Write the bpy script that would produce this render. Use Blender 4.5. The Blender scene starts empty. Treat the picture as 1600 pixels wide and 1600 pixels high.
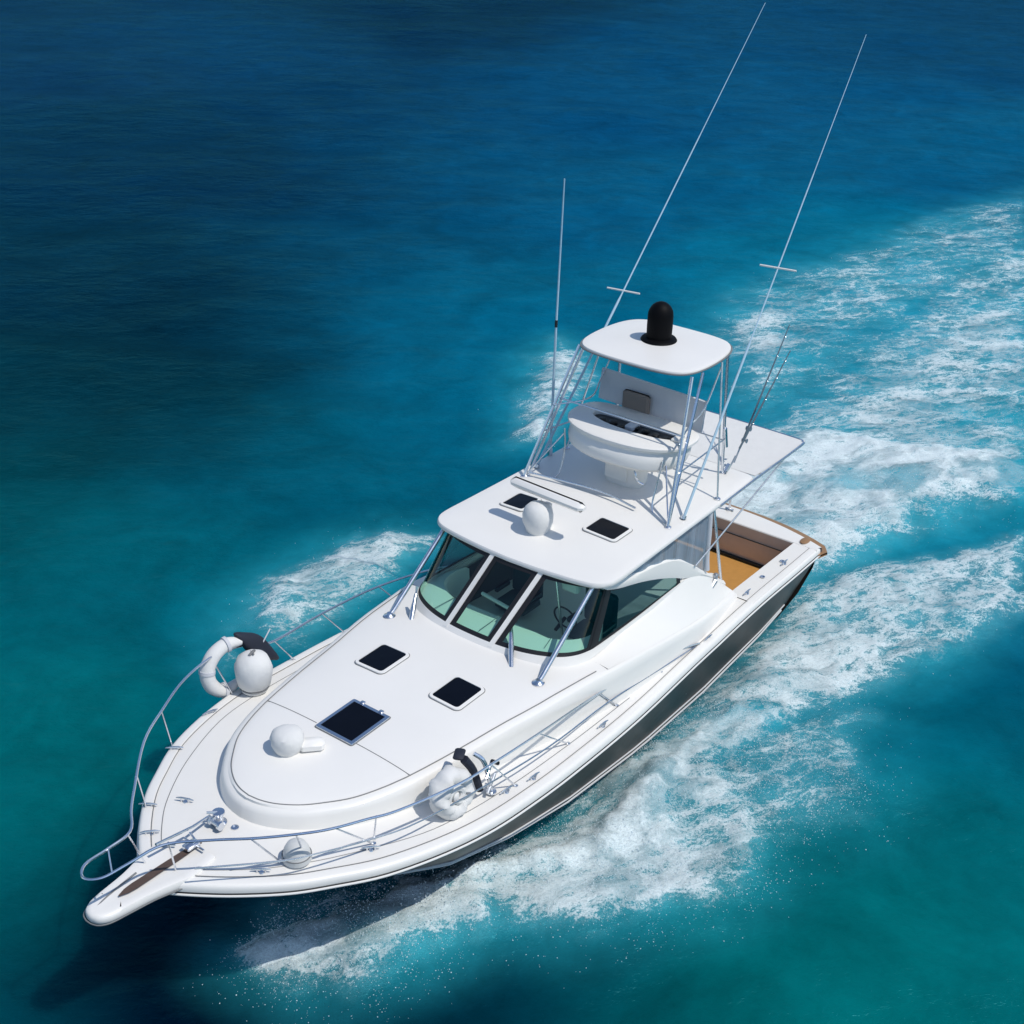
import bpy, math, random
import numpy as np
from mathutils import Vector, Matrix
R = math.radians
rng = np.random.default_rng(7)
random.seed(7)
sc = bpy.context.scene
COL = sc.collection

# ------------------------------------------------------------------ camera
CAM = (21.5512, 10.8456, 13.7553)
AX = [[-0.603158, 0.797162, 0.027084], [0.356053, 0.299476, -0.885178], [-0.713741, -0.524259, -0.464463]]
cd = bpy.data.cameras.new("camera"); cam = bpy.data.objects.new("camera", cd); COL.objects.link(cam)
r_, d_, f_ = [Vector(v) for v in AX]
mw = Matrix((( r_.x, -d_.x, -f_.x, CAM[0]), (r_.y, -d_.y, -f_.y, CAM[1]), (r_.z, -d_.z, -f_.z, CAM[2]), (0, 0, 0, 1)))
cam.matrix_world = mw
cd.sensor_width = 36; cd.lens = 49.217; cd.clip_start = 0.1; cd.clip_end = 6000
sc.camera = cam
# ------------------------------------------------------------------ sky and sun
SUN = Vector((-0.10, 0.58, 1.0)).normalized()
w = bpy.data.worlds.new("World"); sc.world = w; w.use_nodes = True
nt = w.node_tree; bg = nt.nodes["Background"]
sky = nt.nodes.new("ShaderNodeTexSky"); sky.sky_type = 'NISHITA'; sky.sun_disc = False
sky.sun_elevation = math.asin(SUN.z); sky.sun_rotation = math.atan2(SUN.x, SUN.y)
sky.air_density = 1.0; sky.dust_density = 0.3; sky.ozone_density = 2.0
nt.links.new(sky.outputs[0], bg.inputs[0]); bg.inputs[1].default_value = 0.13
sl = bpy.data.lights.new("sun", 'SUN'); sl.energy = 3.05; sl.angle = R(0.5); sl.color = (1, 0.95, 0.87)
so = bpy.data.objects.new("sun", sl); COL.objects.link(so)
so.rotation_euler = SUN.to_track_quat('Z', 'Y').to_euler(); so.location = (0, 0, 60)
sc.view_settings.view_transform = 'Standard'; sc.view_settings.look = 'None'
sc.view_settings.exposure = -0.03; sc.view_settings.gamma = 1
sc.cycles.max_bounces = 8; sc.cycles.transparent_max_bounces = 24
sc.cycles.caustics_reflective = False; sc.cycles.caustics_refractive = False

# ------------------------------------------------------------------ numpy noise
_T = rng.random((256, 256))
def vnoise(x, y):
    xi = np.floor(x).astype(int); yi = np.floor(y).astype(int)
    fx = x - xi; fy = y - yi; fx = fx*fx*(3-2*fx); fy = fy*fy*(3-2*fy)
    a = _T[xi & 255, yi & 255]; b = _T[(xi+1) & 255, yi & 255]; c = _T[xi & 255, (yi+1) & 255]; d = _T[(xi+1) & 255, (yi+1) & 255]
    return (a*(1-fx)+b*fx)*(1-fy)+(c*(1-fx)+d*fx)*fy
def fbm(x, y, o=4):
    s = 0; a = .5; t = 0
    for k in range(o):
        s = s+a*vnoise(x*2**k+17.3*k, y*2**k+5.1*k); t += a; a *= .5
    return s/t

# ------------------------------------------------------------------ materials
def new_mat(name):
    m = bpy.data.materials.new(name); m.use_nodes = True
    return m, m.node_tree, m.node_tree.nodes["Principled BSDF"]
def N(nt, t, **k):
    n = nt.nodes.new(t)
    for a, v in k.items(): setattr(n, a, v)
    return n
def math_n(nt, op, a, b=None, clamp=False):
    n = nt.nodes.new("ShaderNodeMath"); n.operation = op; n.use_clamp = clamp
    for i, v in enumerate((a, b)):
        if v is None: continue
        if isinstance(v, (int, float)): n.inputs[i].default_value = v
        else: nt.links.new(v, n.inputs[i])
    return n.outputs[0]
def noise_n(nt, scale, detail=4, rough=.55, vec=None, dist=0):
    n = nt.nodes.new("ShaderNodeTexNoise"); n.inputs["Scale"].default_value = scale
    n.inputs["Detail"].default_value = detail; n.inputs["Roughness"].default_value = rough; n.inputs["Distortion"].default_value = dist
    if vec is None:
        tc = nt.nodes.new("ShaderNodeTexCoord"); vec = tc.outputs["Object"]
    nt.links.new(vec, n.inputs["Vector"])
    return n
def simple(name, col, rough=.4, metal=0, var=.06, vscale=3, bump=0, bscale=60, spec=.5, coat=0, coat_rough=.05):
    m, nt, p = new_mat(name)
    p.inputs["Metallic"].default_value = metal
    p.inputs["Specular IOR Level"].default_value = spec
    p.inputs["Coat Weight"].default_value = coat; p.inputs["Coat Roughness"].default_value = coat_rough
    n = noise_n(nt, vscale, 6, .6)
    mix = N(nt, "ShaderNodeMix", data_type='RGBA'); 
    mix.inputs[6].default_value = tuple(c*(1-var) for c in col)+(1,); mix.inputs[7].default_value = tuple(min(1, c*(1+var)) for c in col)+(1,)
    nt.links.new(n.outputs[0], mix.inputs[0]); nt.links.new(mix.outputs[2], p.inputs["Base Color"])
    r = math_n(nt, "MULTIPLY_ADD", n.outputs[0], .16); nt.nodes[-1].inputs[2].default_value = rough-.08
    nt.links.new(r, p.inputs["Roughness"])
    if bump:
        b = N(nt, "ShaderNodeBump"); b.inputs["Strength"].default_value = bump; b.inputs["Distance"].default_value = .01
        n2 = noise_n(nt, bscale, 4); nt.links.new(n2.outputs[0], b.inputs["Height"]); nt.links.new(b.outputs[0], p.inputs["Normal"])
    return m
WHITE = simple("white_gelcoat", (.81, .795, .76), .42, var=.025, vscale=1.5, bump=.04, bscale=25, coat=.08)
DECKW = simple("white_nonskid", (.79, .775, .74), .5, var=.03, vscale=2.2, bump=.15, bscale=160, spec=.35)
HULL = simple("charcoal_paint", (.015, .0125, .0115), .36, var=.35, vscale=2.0, bump=.12, bscale=7, spec=.3)
BLACK = simple("black_rubber", (.008, .008, .01), .55, var=.2)
DOMEB = simple("black_dome_plastic", (.002, .002, .003), .6, var=.1, spec=.12)
CHROME = simple("polished_steel", (.72, .75, .80), .26, metal=1, var=.04, vscale=6)
TEAK = simple("teak_deck", (.50, .255, .07), .6, var=.16, vscale=9, bump=.2, bscale=40, spec=.3)
BROWN = simple("brown_liner", (.70, .56, .47), .55, var=.12, vscale=4)
TANR = simple("teak_rim", (.30, .17, .08), .5, var=.2, vscale=14)
FABRIC = simple("white_canvas", (.70, .70, .685), .8, var=.06, vscale=5, bump=.5, bscale=14, spec=.2)
GREYF = simple("grey_cushion", (.58, .59, .62), .75, var=.08, vscale=4, bump=.2, bscale=30, spec=.2)
SEAM = simple("seam_line", (.18, .185, .19), .6, var=.1)
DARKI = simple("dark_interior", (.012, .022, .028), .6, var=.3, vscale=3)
SEATI = simple("teal_seat", (.03, .075, .085), .6, var=.2, vscale=5)
HGLASS = simple("smoked_hatch_acrylic", (.003, .0045, .009), .16, var=.2, spec=.12)
DARKC = simple("dark_console_face", (.012, .013, .016), .35, var=.4, vscale=12)
FIBER = simple("glassfibre_pole", (.42, .60, .72), .3, var=.05)
RODP = simple("pale_rod", (.12, .17, .21), .35)
STEEL2 = simple("brushed_steel", (.5, .53, .57), .5, metal=1, var=.05, vscale=6)
STRIPE = simple("stripe_white", (.6, .6, .6), .35)
NAVY = simple("navy_canvas", (.012, .016, .03), .7, var=.25, vscale=6, bump=.3, bscale=20)

def glass_mat(name, tint, gloss=.9):
    m, nt, p = new_mat(name); nt.nodes.remove(p)
    out = nt.nodes["Material Output"]
    tr = N(nt, "ShaderNodeBsdfTransparent"); tr.inputs[0].default_value = (*tint, 1)
    gl = N(nt, "ShaderNodeBsdfGlossy"); gl.inputs["Roughness"].default_value = .03; gl.inputs[0].default_value = (gloss, gloss, gloss, 1)
    ge = N(nt, "ShaderNodeNewGeometry"); dt = N(nt, "ShaderNodeVectorMath", operation='DOT_PRODUCT'); nt.links.new(ge.outputs["Normal"], dt.inputs[0]); nt.links.new(ge.outputs["Incoming"], dt.inputs[1])
    c1 = math_n(nt, 'SUBTRACT', 1.0, math_n(nt, 'ABSOLUTE', dt.outputs["Value"]), True)
    fr = math_n(nt, 'ADD', math_n(nt, 'MULTIPLY', math_n(nt, 'POWER', c1, 5.0), .9), .045)
    mx = N(nt, "ShaderNodeMixShader"); nt.links.new(fr, mx.inputs[0]); nt.links.new(tr.outputs[0], mx.inputs[1]); nt.links.new(gl.outputs[0], mx.inputs[2])
    nt.links.new(mx.outputs[0], out.inputs[0])
    return m
GLASS = glass_mat("green_tinted_glass", (.62, .88, .80))
GLASS2 = glass_mat("dark_side_glass", (.24, .40, .40))
def vinyl_mat():
    m, nt, p = new_mat("clear_vinyl_curtain")
    out = nt.nodes["Material Output"]
    p.inputs["Base Color"].default_value = (.33, .42, .52, 1); p.inputs["Roughness"].default_value = .2
    tc = N(nt, "ShaderNodeTexCoord"); mp = N(nt, "ShaderNodeMapping"); mp.inputs["Scale"].default_value = (7, 1, .5)
    nt.links.new(tc.outputs["Object"], mp.inputs[0]); n = noise_n(nt, 1.6, 4, .6, mp.outputs[0])
    b = N(nt, "ShaderNodeBump"); b.inputs["Strength"].default_value = .6; b.inputs["Distance"].default_value = .03
    nt.links.new(n.outputs[0], b.inputs["Height"]); nt.links.new(b.outputs[0], p.inputs["Normal"])
    tr = N(nt, "ShaderNodeBsdfTransparent"); tr.inputs[0].default_value = (.75, .85, .92, 1)
    mx = N(nt, "ShaderNodeMixShader")
    f = math_n(nt, 'MULTIPLY_ADD', n.outputs[0], .8); nt.nodes[-1].inputs[2].default_value = .2
    nt.links.new(f, mx.inputs[0]); nt.links.new(tr.outputs[0], mx.inputs[1]); nt.links.new(p.outputs[0], mx.inputs[2])
    nt.links.new(mx.outputs[0], out.inputs[0])
    return m
VINYL = vinyl_mat()

# ------------------------------------------------------------------ object helpers
def world_loc(o):
    v = Vector((0, 0, 0))
    while o is not None: v += o.location; o = o.parent
    return v
def empty(name, loc=(0, 0, 0), label=None, cat=None, group=None):
    o = bpy.data.objects.new(name, None); COL.objects.link(o); o.location = loc; o.empty_display_size = .3
    tag(o, label, cat, group); return o
def tag(o, label=None, cat=None, group=None, kind=None):
    if label: o["label"] = label
    if cat: o["category"] = cat
    if group: o["group"] = group
    if kind: o["kind"] = kind
    return o
class MB:
    def __init__(s): s.v = []; s.f = []
    def add(s, V, F):
        k = len(s.v); s.v += [tuple(map(float, p)) for p in V]; s.f += [tuple(i+k for i in f) for f in F]; return s
    def grid(s, rows, closed=False):
        n = len(rows[0]); F = []
        for i in range(len(rows)-1):
            for j in range(n if closed else n-1):
                j2 = (j+1) % n
                F.append((i*n+j, i*n+j2, (i+1)*n+j2, (i+1)*n+j))
        return s.add([p for r in rows for p in r], F)
    def tube(s, pts, r, seg=8, closed=False, cap=True, smooth=0):
        pts = [Vector(p) for p in pts]
        if smooth: pts = [Vector(p) for p in crom(pts, smooth, closed)]
        n = len(pts); rr = r if isinstance(r, (list, tuple)) else [r]*n
        if len(rr) != n: rr = list(np.interp(np.linspace(0, 1, n), np.linspace(0, 1, len(rr)), rr))
        rows = []; up = None
        for i in range(n):
            a = pts[(i-1) % n] if (i or closed) else pts[i]; b = pts[(i+1) % n] if (i < n-1 or closed) else pts[i]
            t = (b-a).normalized()
            if up is None:
                up = Vector((0, 0, 1)) if abs(t.z) < .9 else Vector((1, 0, 0))
            x = (up - t*up.dot(t)).normalized(); y = t.cross(x); up = x
            rows.append([pts[i]+(x*math.cos(q)+y*math.sin(q))*rr[i] for q in [2*math.pi*k/seg for k in range(seg)]])
        if closed: rows.append(rows[0])
        k = len(s.v); s.grid(rows, True)
        if cap and not closed:
            s.f.append(tuple(k+j for j in range(seg))[::-1]); s.f.append(tuple(k+(n-1)*seg+j for j in range(seg)))
        return s
    def lathe(s, prof, c, seg=24, axis='z', sq=1.0, wob=0):
        rows = []
        for r, h in prof:
            row = []
            for k in range(seg):
                q = 2*math.pi*k/seg; rr = r*(1+wob*math.sin(3*q+h*17)*.5+wob*math.sin(7*q+1+h*31)*.5)
                a, b = rr*math.cos(q), rr*math.sin(q)*sq
                p = {'z': (a, b, h), 'x': (h, a, b), 'y': (a, h, b)}[axis]
                row.append((c[0]+p[0], c[1]+p[1], c[2]+p[2]))
            rows.append(row)
        k = len(s.v); s.grid(rows, True)
        s.f.append(tuple(k+j for j in range(seg))[::-1]); s.f.append(tuple(k+(len(prof)-1)*seg+j for j in range(seg)))
        return s
    def box(s, c, d, rot=0, bev=.01):
        # box with chamfered edges
        x, y, z = [q/2 for q in d]; b = min(bev, x*.9, y*.9, z*.9)
        V = []; cr, sr = math.cos(rot), math.sin(rot)
        rows = []
        for zz, ins in ((-z, b), (-z+b, 0), (z-b, 0), (z, b)):
            X, Y = x-ins, y-ins
            row = [(X-b, -Y), (X, -Y+b), (X, Y-b), (X-b, Y), (-X+b, Y), (-X, Y-b), (-X, -Y+b), (-X+b, -Y)]
            rows.append([(c[0]+px*cr-py*sr, c[1]+px*sr+py*cr, c[2]+zz) for px, py in row])
        k = len(s.v); s.grid(rows, True)
        s.f.append(tuple(k+j for j in range(8))[::-1]); s.f.append(tuple(k+24+j for j in range(8)))
        return s
    def build(s, name, mat, parent=None, origin=None, smooth=True, angle=38):
        base = world_loc(parent) if parent else Vector((0, 0, 0))
        org = Vector(origin) if origin is not None else base
        me = bpy.data.meshes.new(name)
        me.from_pydata([(p[0]-org.x, p[1]-org.y, p[2]-org.z) for p in s.v], [], s.f)
        me.materials.append(mat); me.update()
        import bmesh
        bm = bmesh.new(); bm.from_mesh(me); bmesh.ops.remove_doubles(bm, verts=bm.verts, dist=1e-5); bmesh.ops.recalc_face_normals(bm, faces=bm.faces); bm.to_mesh(me); bm.free()
        if smooth:
            me.polygons.foreach_set("use_smooth", [True]*len(me.polygons)); me.set_sharp_from_angle(angle=R(angle))
        o = bpy.data.objects.new(name, me); COL.objects.link(o)
        if parent: o.parent = parent
        o.location = org-base
        return o
def crom(pts, n=6, closed=False):
    P = [np.array(p, float) for p in pts]; out = []; m = len(P)
    for i in range(m if closed else m-1):
        p1, p2 = P[i], P[(i+1) % m]
        p0 = P[i-1] if (i or closed) else 2*p1-p2
        p3 = P[(i+2) % m] if (closed or i+2 < m) else 2*p2-p1
        for k in range(n):
            t = k/n; out.append(.5*((2*p1)+(p2-p0)*t+(2*p0-5*p1+4*p2-p3)*t*t+(3*p1-p0-3*p2+p3)*t**3))
    if not closed: out.append(P[-1])
    return [tuple(p) for p in out]
def I(x, xs, ys): return float(np.interp(x, xs, ys))
def disc_slab(outline, zf, crown, th, mb=None, rings=(1, .92, .8, .6, .35, .12), rr=.03):
    """slab with rounded rim; outline closed [(x,y)], zf(x,y) top edge height"""
    mb = mb or MB(); o = np.array(outline); c = o.mean(0); rows = []
    d = o-c; L = np.linalg.norm(d, axis=1)[:, None]; u = d/L
    def ring(P, dz, f): return [(x, y, zf(x, y)+dz+crown*(1-f*f)) for x, y in P]
    rows.append(ring(c+d*.03, -th, 1))
    rows.append(ring(o-u*rr, -th, 1))
    for q in (-60, -20, 20, 55): 
        a = R(q); rows.append(ring(o-u*rr*(1-math.cos(a)), -th/2+th/2*math.sin(a)/math.sin(R(75)), 1))
    for f in rings: rows.append(ring(c+(o-u*rr*1.1-c)*f, 0, f))
    rows.append(ring(c+d*.02, 0, 0))
    k = len(mb.v); mb.grid(rows, True); n = len(outline)
    mb.f.append(tuple(k+j for j in range(n))); mb.f.append(tuple(k+(len(rows)-1)*n+j for j in range(n)))
    return mb
def rrect(cx, cy, a, b, r, rot=0, n=5):
    out = []; c, s = math.cos(rot), math.sin(rot)
    for sx, sy, q0 in ((1, 1, 0), (-1, 1, 90), (-1, -1, 180), (1, -1, 270)):
        for k in range(n+1):
            q = R(q0+90*k/n); x = sx*(a/2-r)+r*math.cos(q); y = sy*(b/2-r)+r*math.sin(q)
            out.append((cx+x*c-y*s, cy+x*s+y*c))
    return out

# ------------------------------------------------------------------ boat curves (x forward, y port, z up; transom x=0)
def sheer_z(x): return I(x, [0, 4, 9.2, 11.5, 13.9], [1.35, 1.42, 1.72, 1.9, 2.07])
SH = crom([(0, 2.07), (1.1, 2.09), (2.5, 2.11), (4.35, 2.2), (6.65, 2.38), (8.3, 2.43), (9.3, 2.42), (10.2, 2.37), (11.0, 2.22), (11.8, 1.95), (12.4, 1.6), (12.83, 1.3), (13.27, .87), (13.6, .47), (13.78, .2), (13.84, .0)], 5)
SHX = [p[0] for p in SH]; SHY = [max(0, p[1]) for p in SH]
def sheer_b(x): return I(x, SHX, SHY)
def deck_z(x, y): 
    b = max(.2, sheer_b(x)); return sheer_z(x)+.10*(1-min(1, abs(y)/b)**2)*I(x, [2.6, 6, 12, 13.7], [0.2, 1, 1, .15])
def mirror(pts): return [(p[0], -p[1])+tuple(p[2:]) for p in pts]

boat = empty("sport_fishing_boat", (0, 0, 0), "white sport fishing motor boat with charcoal hull and tall steel tuna tower", "boat")

# ---- hull
def hull_section(i):
    x, b = SH[i][0], max(0, SH[i][1]); zs = sheer_z(x)-.08
    xs = [0, 2, 4, 6, 8, 9.5, 10.7, 12, 13.2, 13.84]
    yc = I(x, xs, [1.78, 1.92, 1.97, 2.0, 2.02, 1.99, 1.87, 1.36, .55, 0]); zc = I(x, xs, [.30, .30, .22, .28, .50, .78, 1.02, 1.30, 1.50, 1.62])
    xc = x+I(x, [0, 1.8, 9, 11, 12.4, 13.84], [.55, .0, -.05, -.2, -.35, -.35]); 
    zk = I(x, [0, 8, 10, 11.5, 12.6, 13.84], [-.6, -.5, -.3, 0, .6, 1.45]); xk = x+I(x, [0, 1.8, 9, 11, 12.4, 13.84], [.95, .0, -.1, -.6, -.95, -.65])
    k = I(x, [4, 8, 11.5, 13, 13.84], [0, 0, -.04, -.03, 0]); out = []
    for s in np.linspace(0, 1, 9):
        y = b+(yc-b)*s-k*math.sin(math.pi*s)*.9; out.append((x+(xc-x)*s, max(0, y), zs+(zc-zs)*s))
    for s, q in ((.04, .04), (.35, .42), (.7, .78), (1.0, 1.0)):
        out.append((xc+(xk-xc)*s, max(0, yc*(1-s)), zc+(zk-zc)*q))
    return out
secs = [hull_section(i) for i in range(len(SH))]
hm = MB(); hm.grid(secs); hm.grid([mirror(s) for s in secs])
hull = hm.build("hull", HULL, boat, angle=50)
# transom shell
tr = MB(); rows = []
for eta in np.linspace(-1, 1, 21):
    q = 1-eta*eta
    rows.append([(-.10-.33*q+ (0.0), eta*2.0, 1.2), (-.02-.3*q, eta*1.97, .9), (.32-.28*q, eta*1.9, .5), (.75-.2*q, eta*1.75, .1), (.95, eta*1.3, -.5)])
tr.grid(rows); transom = tr.build("transom", HULL, boat)
# fine lines on the hull: side stripes running just above the chine
def side_curve(t, off=.012, x0=0.4, x1=12.2):
    out = []
    for i in range(len(SH)):
        if not x0 <= SH[i][0] <= x1: continue
        s = secs[i]; k = t*8; a = int(k); f = k-a; a = min(a, 7)
        p = [s[a][j]*(1-f)+s[a+1][j]*f for j in range(3)]; out.append((p[0], p[1]+off, p[2]))
    return out
for t, r0 in ((.97, .016), (.86, .013)):
    c = side_curve(t)
    for cc in (c, mirror(c)): MB().tube(cc, r0, 6).build("chine_stripe", STRIPE, hull)
# gunwale cap and rub rails
def sheer_normals():
    out = []
    for i in range(len(SH)):
        a = np.array(SH[max(0, i-1)]); b = np.array(SH[min(len(SH)-1, i+1)]); t = (b-a)/np.linalg.norm(b-a); n = np.array([t[1]*-1*-1, -t[0]])
        n = np.array([-t[1], t[0]]); 
        if i == len(SH)-1: n = np.array([1., 0])
        if n[1] < 0 and n[0] < .5: n = -n
        out.append(n if not (n[0] < 0 and SH[i][0] > 9) else -n)
    return out
SN = sheer_normals()
def sheer_ring(off, dz):
    port = [(SH[i][0]+SN[i][0]*off, max(0 if i == len(SH)-1 else .02, SH[i][1]+SN[i][1]*off), sheer_z(SH[i][0])+dz) for i in range(len(SH))]
    port[-1] = (SH[-1][0]+off, 0, port[-1][2])
    return port+mirror(port[:-1])[::-1]
gun = MB(); prof = [(-.15, .006), (-.135, .024), (-.05, .024), (-.018, .014), (.004, -.012), (.012, -.06), (.012, -.085), (0, -.095)]
gun.grid([sheer_ring(a, b) for a, b in prof]); gw = gun.build("gunwale", WHITE, boat)
MB().tube(sheer_ring(-.155, .022), .006, 5).build("gunwale_seam", SEAM, gw)
st = MB(); st.tube(sheer_ring(.010, -.10), .009, 6); rub = st.build("rub_rail_seal", BLACK, boat)
st = MB(); st.tube(sheer_ring(.014, -.125), .019, 8); st.build("rub_rail", WHITE, boat)
st = MB(); st.tube(sheer_ring(.006, -.152), .010, 6); st.build("rub_rail_seal", BLACK, boat)

# ---- deck with the cockpit cut out
dk = MB(); xs = [SH[i][0] for i in range(len(SH)) if SH[i][0] >= 2.6 and SH[i][0] < 13.8]; xs = [2.6]+xs
rows = []
for x in xs:
    b = sheer_b(x)-.06; rows.append([(x, b*e, deck_z(x, b*e)) for e in np.linspace(-1, 1, 31)])
dk.grid(rows)
for s in (1, -1):   # side decks round the cockpit
    rows = [[(x, s*y, sheer_z(x)+.02) for y in (1.60, 1.62, 1.75, 1.95, sheer_b(x)-.02)] for x in np.linspace(.1, 2.6, 8)]
    dk.grid(rows)
deck = dk.build("deck", DECKW, boat)
# transom cap
tc = MB(); rows = []
for eta in np.linspace(-1, 1, 25):
    q = 1-abs(eta)**2.2; z = sheer_z(0); xa = -.06-.38*q
    rows.append([(.16, eta*2.07, z-.05), (.16, eta*2.07, z+.0), (.14, eta*2.07, z+.03), (xa+.12, eta*2.07, z+.045), (xa+.03, eta*2.08, z+.02), (xa, eta*2.09, z-.04), (xa+.01, eta*2.08, z-.14)])
tc.grid(rows); tc.build("transom_cap", WHITE, boat)
sp = MB(); rows = []
for eta in np.linspace(-1, 1, 31):
    q = 1-abs(eta)**2.6; xa = -.24-.42*q; y = eta*2.17
    if abs(eta) > .94: xa += (abs(eta)-.94)*2.2
    rows.append([(.1, y*.97, 1.265), (xa, y, 1.265), (xa-.02, y, 1.25), (xa-.02, y, 1.21), (.1, y*.97, 1.2)])
sp.grid(rows); sp.build("swim_platform", TANR, boat)
# cockpit interior
ck = MB(); ck.add([(.1, -1.62, .65), (2.7, -1.62, .65), (2.7, 1.62, .65), (.1, 1.62, .65)], [(0, 1, 2, 3)])
ck.build("cockpit_sole", TEAK, boat, smooth=False)
lin = MB()
lin.grid([[(.17, y, z) for z in (.66, .9, 1.15, 1.37)] for y in np.linspace(-1.6, 1.6, 9)])
for s in (1, -1): lin.grid([[(x, s*1.6, z) for z in (.66, .9, 1.15, 1.37)] for x in np.linspace(.17, 2.65, 9)])
liner = lin.build("cockpit_liner", BROWN, boat, smooth=False)
MB().box((.185, 0, 1.14), (.02, 3.15, .012), bev=.003).build("liner_seam", DARKI, liner)
MB().box((.2, 0, .69), (.06, 3.18, .05), bev=.01).build("toe_rail", DARKI, liner)
cv = MB(); cv.lathe([(.001, 0), (.13, 0), (.14, .01), (.12, .018), (.001, .02)], (-.02, 1.75, 1.395), 20, sq=.6); cv.build("corner_lid", TANR, boat)
for s in (1, -1): MB().box((2.62, s*1.28, 1.07), (.07, .68, .82), bev=.02).build("cockpit_bulkhead", WHITE, boat)

# ---- raised cabin trunk and cabin side shells
TX = [2.6, 3.5, 4.5, 5.8, 6.77, 7.3, 8.3, 9.0, 9.8, 10.6, 11.04, 11.45, 11.77, 12.0, 12.17, 12.26, 12.29]
TY = [1.68, 1.82, 1.92, 1.96, 1.94, 1.88, 1.76, 1.64, 1.53, 1.39, 1.27, 1.10, .87, .66, .42, .2, .0]
TP = crom(list(zip(TX, TY)), 5)
def trunk_y(x): return max(0., I(x, [p[0] for p in TP], [p[1] for p in TP]))
def trunk_z(x): return I(x, [2.6, 3, 4, 5, 6, 7, 8, 12.3], [1.5, 1.56, 1.73, 1.93, 2.12, 2.24, 2.27, 2.24])
def top_z(x, y):
    yy = max(.3, trunk_y(x)); c = I(x, [7, 9, 12, 12.27], [.10, .10, .05, .03]); return trunk_z(x)+.015+c*(1-min(1, abs(y)/yy)**3)
tx = list(np.arange(2.6, 10.9, .3)); outl = [(x, trunk_y(x)) for x in tx]+[(float(p[0]), max(0., float(p[1]))) for p in TP if p[0] > 10.95]
def offs(o, d):
    res = []
    for i, (x, y) in enumerate(o):
        a = np.array(o[max(0, i-1)]); b = np.array(o[min(len(o)-1, i+1)]); t = (b-a)/np.linalg.norm(b-a)
        n = np.array([-t[1], t[0]]); 
        if n[1] < 0: n = -n
        if i == len(o)-1: n = np.array([1., 0])
        res.append((x+n[0]*d, max(0, y+n[1]*d)))
    res[-1] = (o[-1][0]+d, 0)
    return res
def shell_ring(d, zf):
    o = offs(outl, d); port = [(x, y, zf(outl[i][0], y)) for i, (x, y) in enumerate(o)]
    return port+mirror(port[:-1])[::-1]
def bulge(x): return I(x, [2.6, 5, 8, 12.27], [.16, .14, .10, .07])
tk = MB()
rows = [shell_ring(.10, lambda x, y: deck_z(x, y)-.03), shell_ring(.085, lambda x, y: deck_z(x, y)*.8+trunk_z(x)*.2), shell_ring(.06, lambda x, y: deck_z(x, y)*.3+trunk_z(x)*.7),
        shell_ring(.04, lambda x, y: trunk_z(x)-.03), shell_ring(.015, lambda x, y: trunk_z(x)-.008), shell_ring(-.03, lambda x, y: trunk_z(x)+.008)]
tk.grid(rows)
# top of trunk x>=6.6
rows = []
for x, y in offs(outl, -.03):
    if x < 6.95: continue
    if not rows: rows.append([(6.9, (trunk_y(6.9)-.03)*e, top_z(6.9, (trunk_y(6.9)-.03)*e) if abs(e) < 1 else trunk_z(6.9)+.008) for e in np.linspace(-1, 1, 25)])
    rows.append([(x, y*e, top_z(x, y*e) if abs(e) < 1 else trunk_z(x)+.008) for e in np.linspace(-1, 1, 25)])
tk.grid(rows)
# sloping sides from shoulder to window foot
def yi(x): return I(x, [2.6, 3, 4.1, 5.6, 6.9, 7.4], [1.50, 1.50, 1.52, 1.575, 1.59, 1.55])
def zi(x): return I(x, [2.6, 3, 3.6, 4.1, 6.9, 7.4], [1.56, 1.95, 2.22, 2.335, 2.365, 2.31])
for s in (1, -1):
    rows = []
    for x in list(np.arange(2.6, 6.7, .2))+[6.75, 6.9]:
        a = trunk_y(x)-.012; b = yi(x); za = trunk_z(x)+.006; zb = zi(x)
        w_ = min(1, max(0, (x-6.1)/.78)); w_ = w_*w_*(3-2*w_)
        zz = lambda t: (za+(zb-za)*(t*.8+.2*t*t))*(1-w_)+top_z(x, a+(b-a)*t)*w_
        zb2 = zz(1)
        rows.append([(x, s*(a+(b-a)*t), zz(t)) for t in np.linspace(0, 1, 6)]+[(x, s*(b-.04), zb2+.006), (x, s*(b-.1), zb2-.25)])
    tk.grid(rows)
trunk = tk.build("cabin_trunk", WHITE, boat, angle=45)
# grooves: edge line round the top and cross seams
g = MB(); ring = [(x, y, top_z(x, y)+.004) for x, y in offs(outl, -.075) if x > 7.05]
ring = [(p[0], p[1], top_z(p[0], p[1])+.002) for p in ring]; full = ring+mirror(ring[:-1])[::-1]
g.tube(full, .008, 5)
for s in (1, -1): 
    pts = [(10.62+.1*abs(y)*0, s*y, top_z(10.62, y)+.001) for y in np.linspace(.36, trunk_y(10.62)-.08, 12)]; g.tube(pts, .006, 5)
g.build("deck_seam", SEAM, trunk)
g = MB(); ring = [(x, y) for x, y in [(13.42, .25), (13.08, .66), (12.68, 1.02), (12.0, 1.45), (11.04, 1.87), (10.2, 2.02), (9.2, 2.08), (8, 2.1), (6.5, 2.08)]]
ring = crom([(13.5, .0)]+ring, 5)
for s in (1, -1): g.tube([(x, s*y, deck_z(x, y)+.001) for x, y in ring], .006, 5)
g.build("deck_seam", SEAM, deck)

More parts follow.
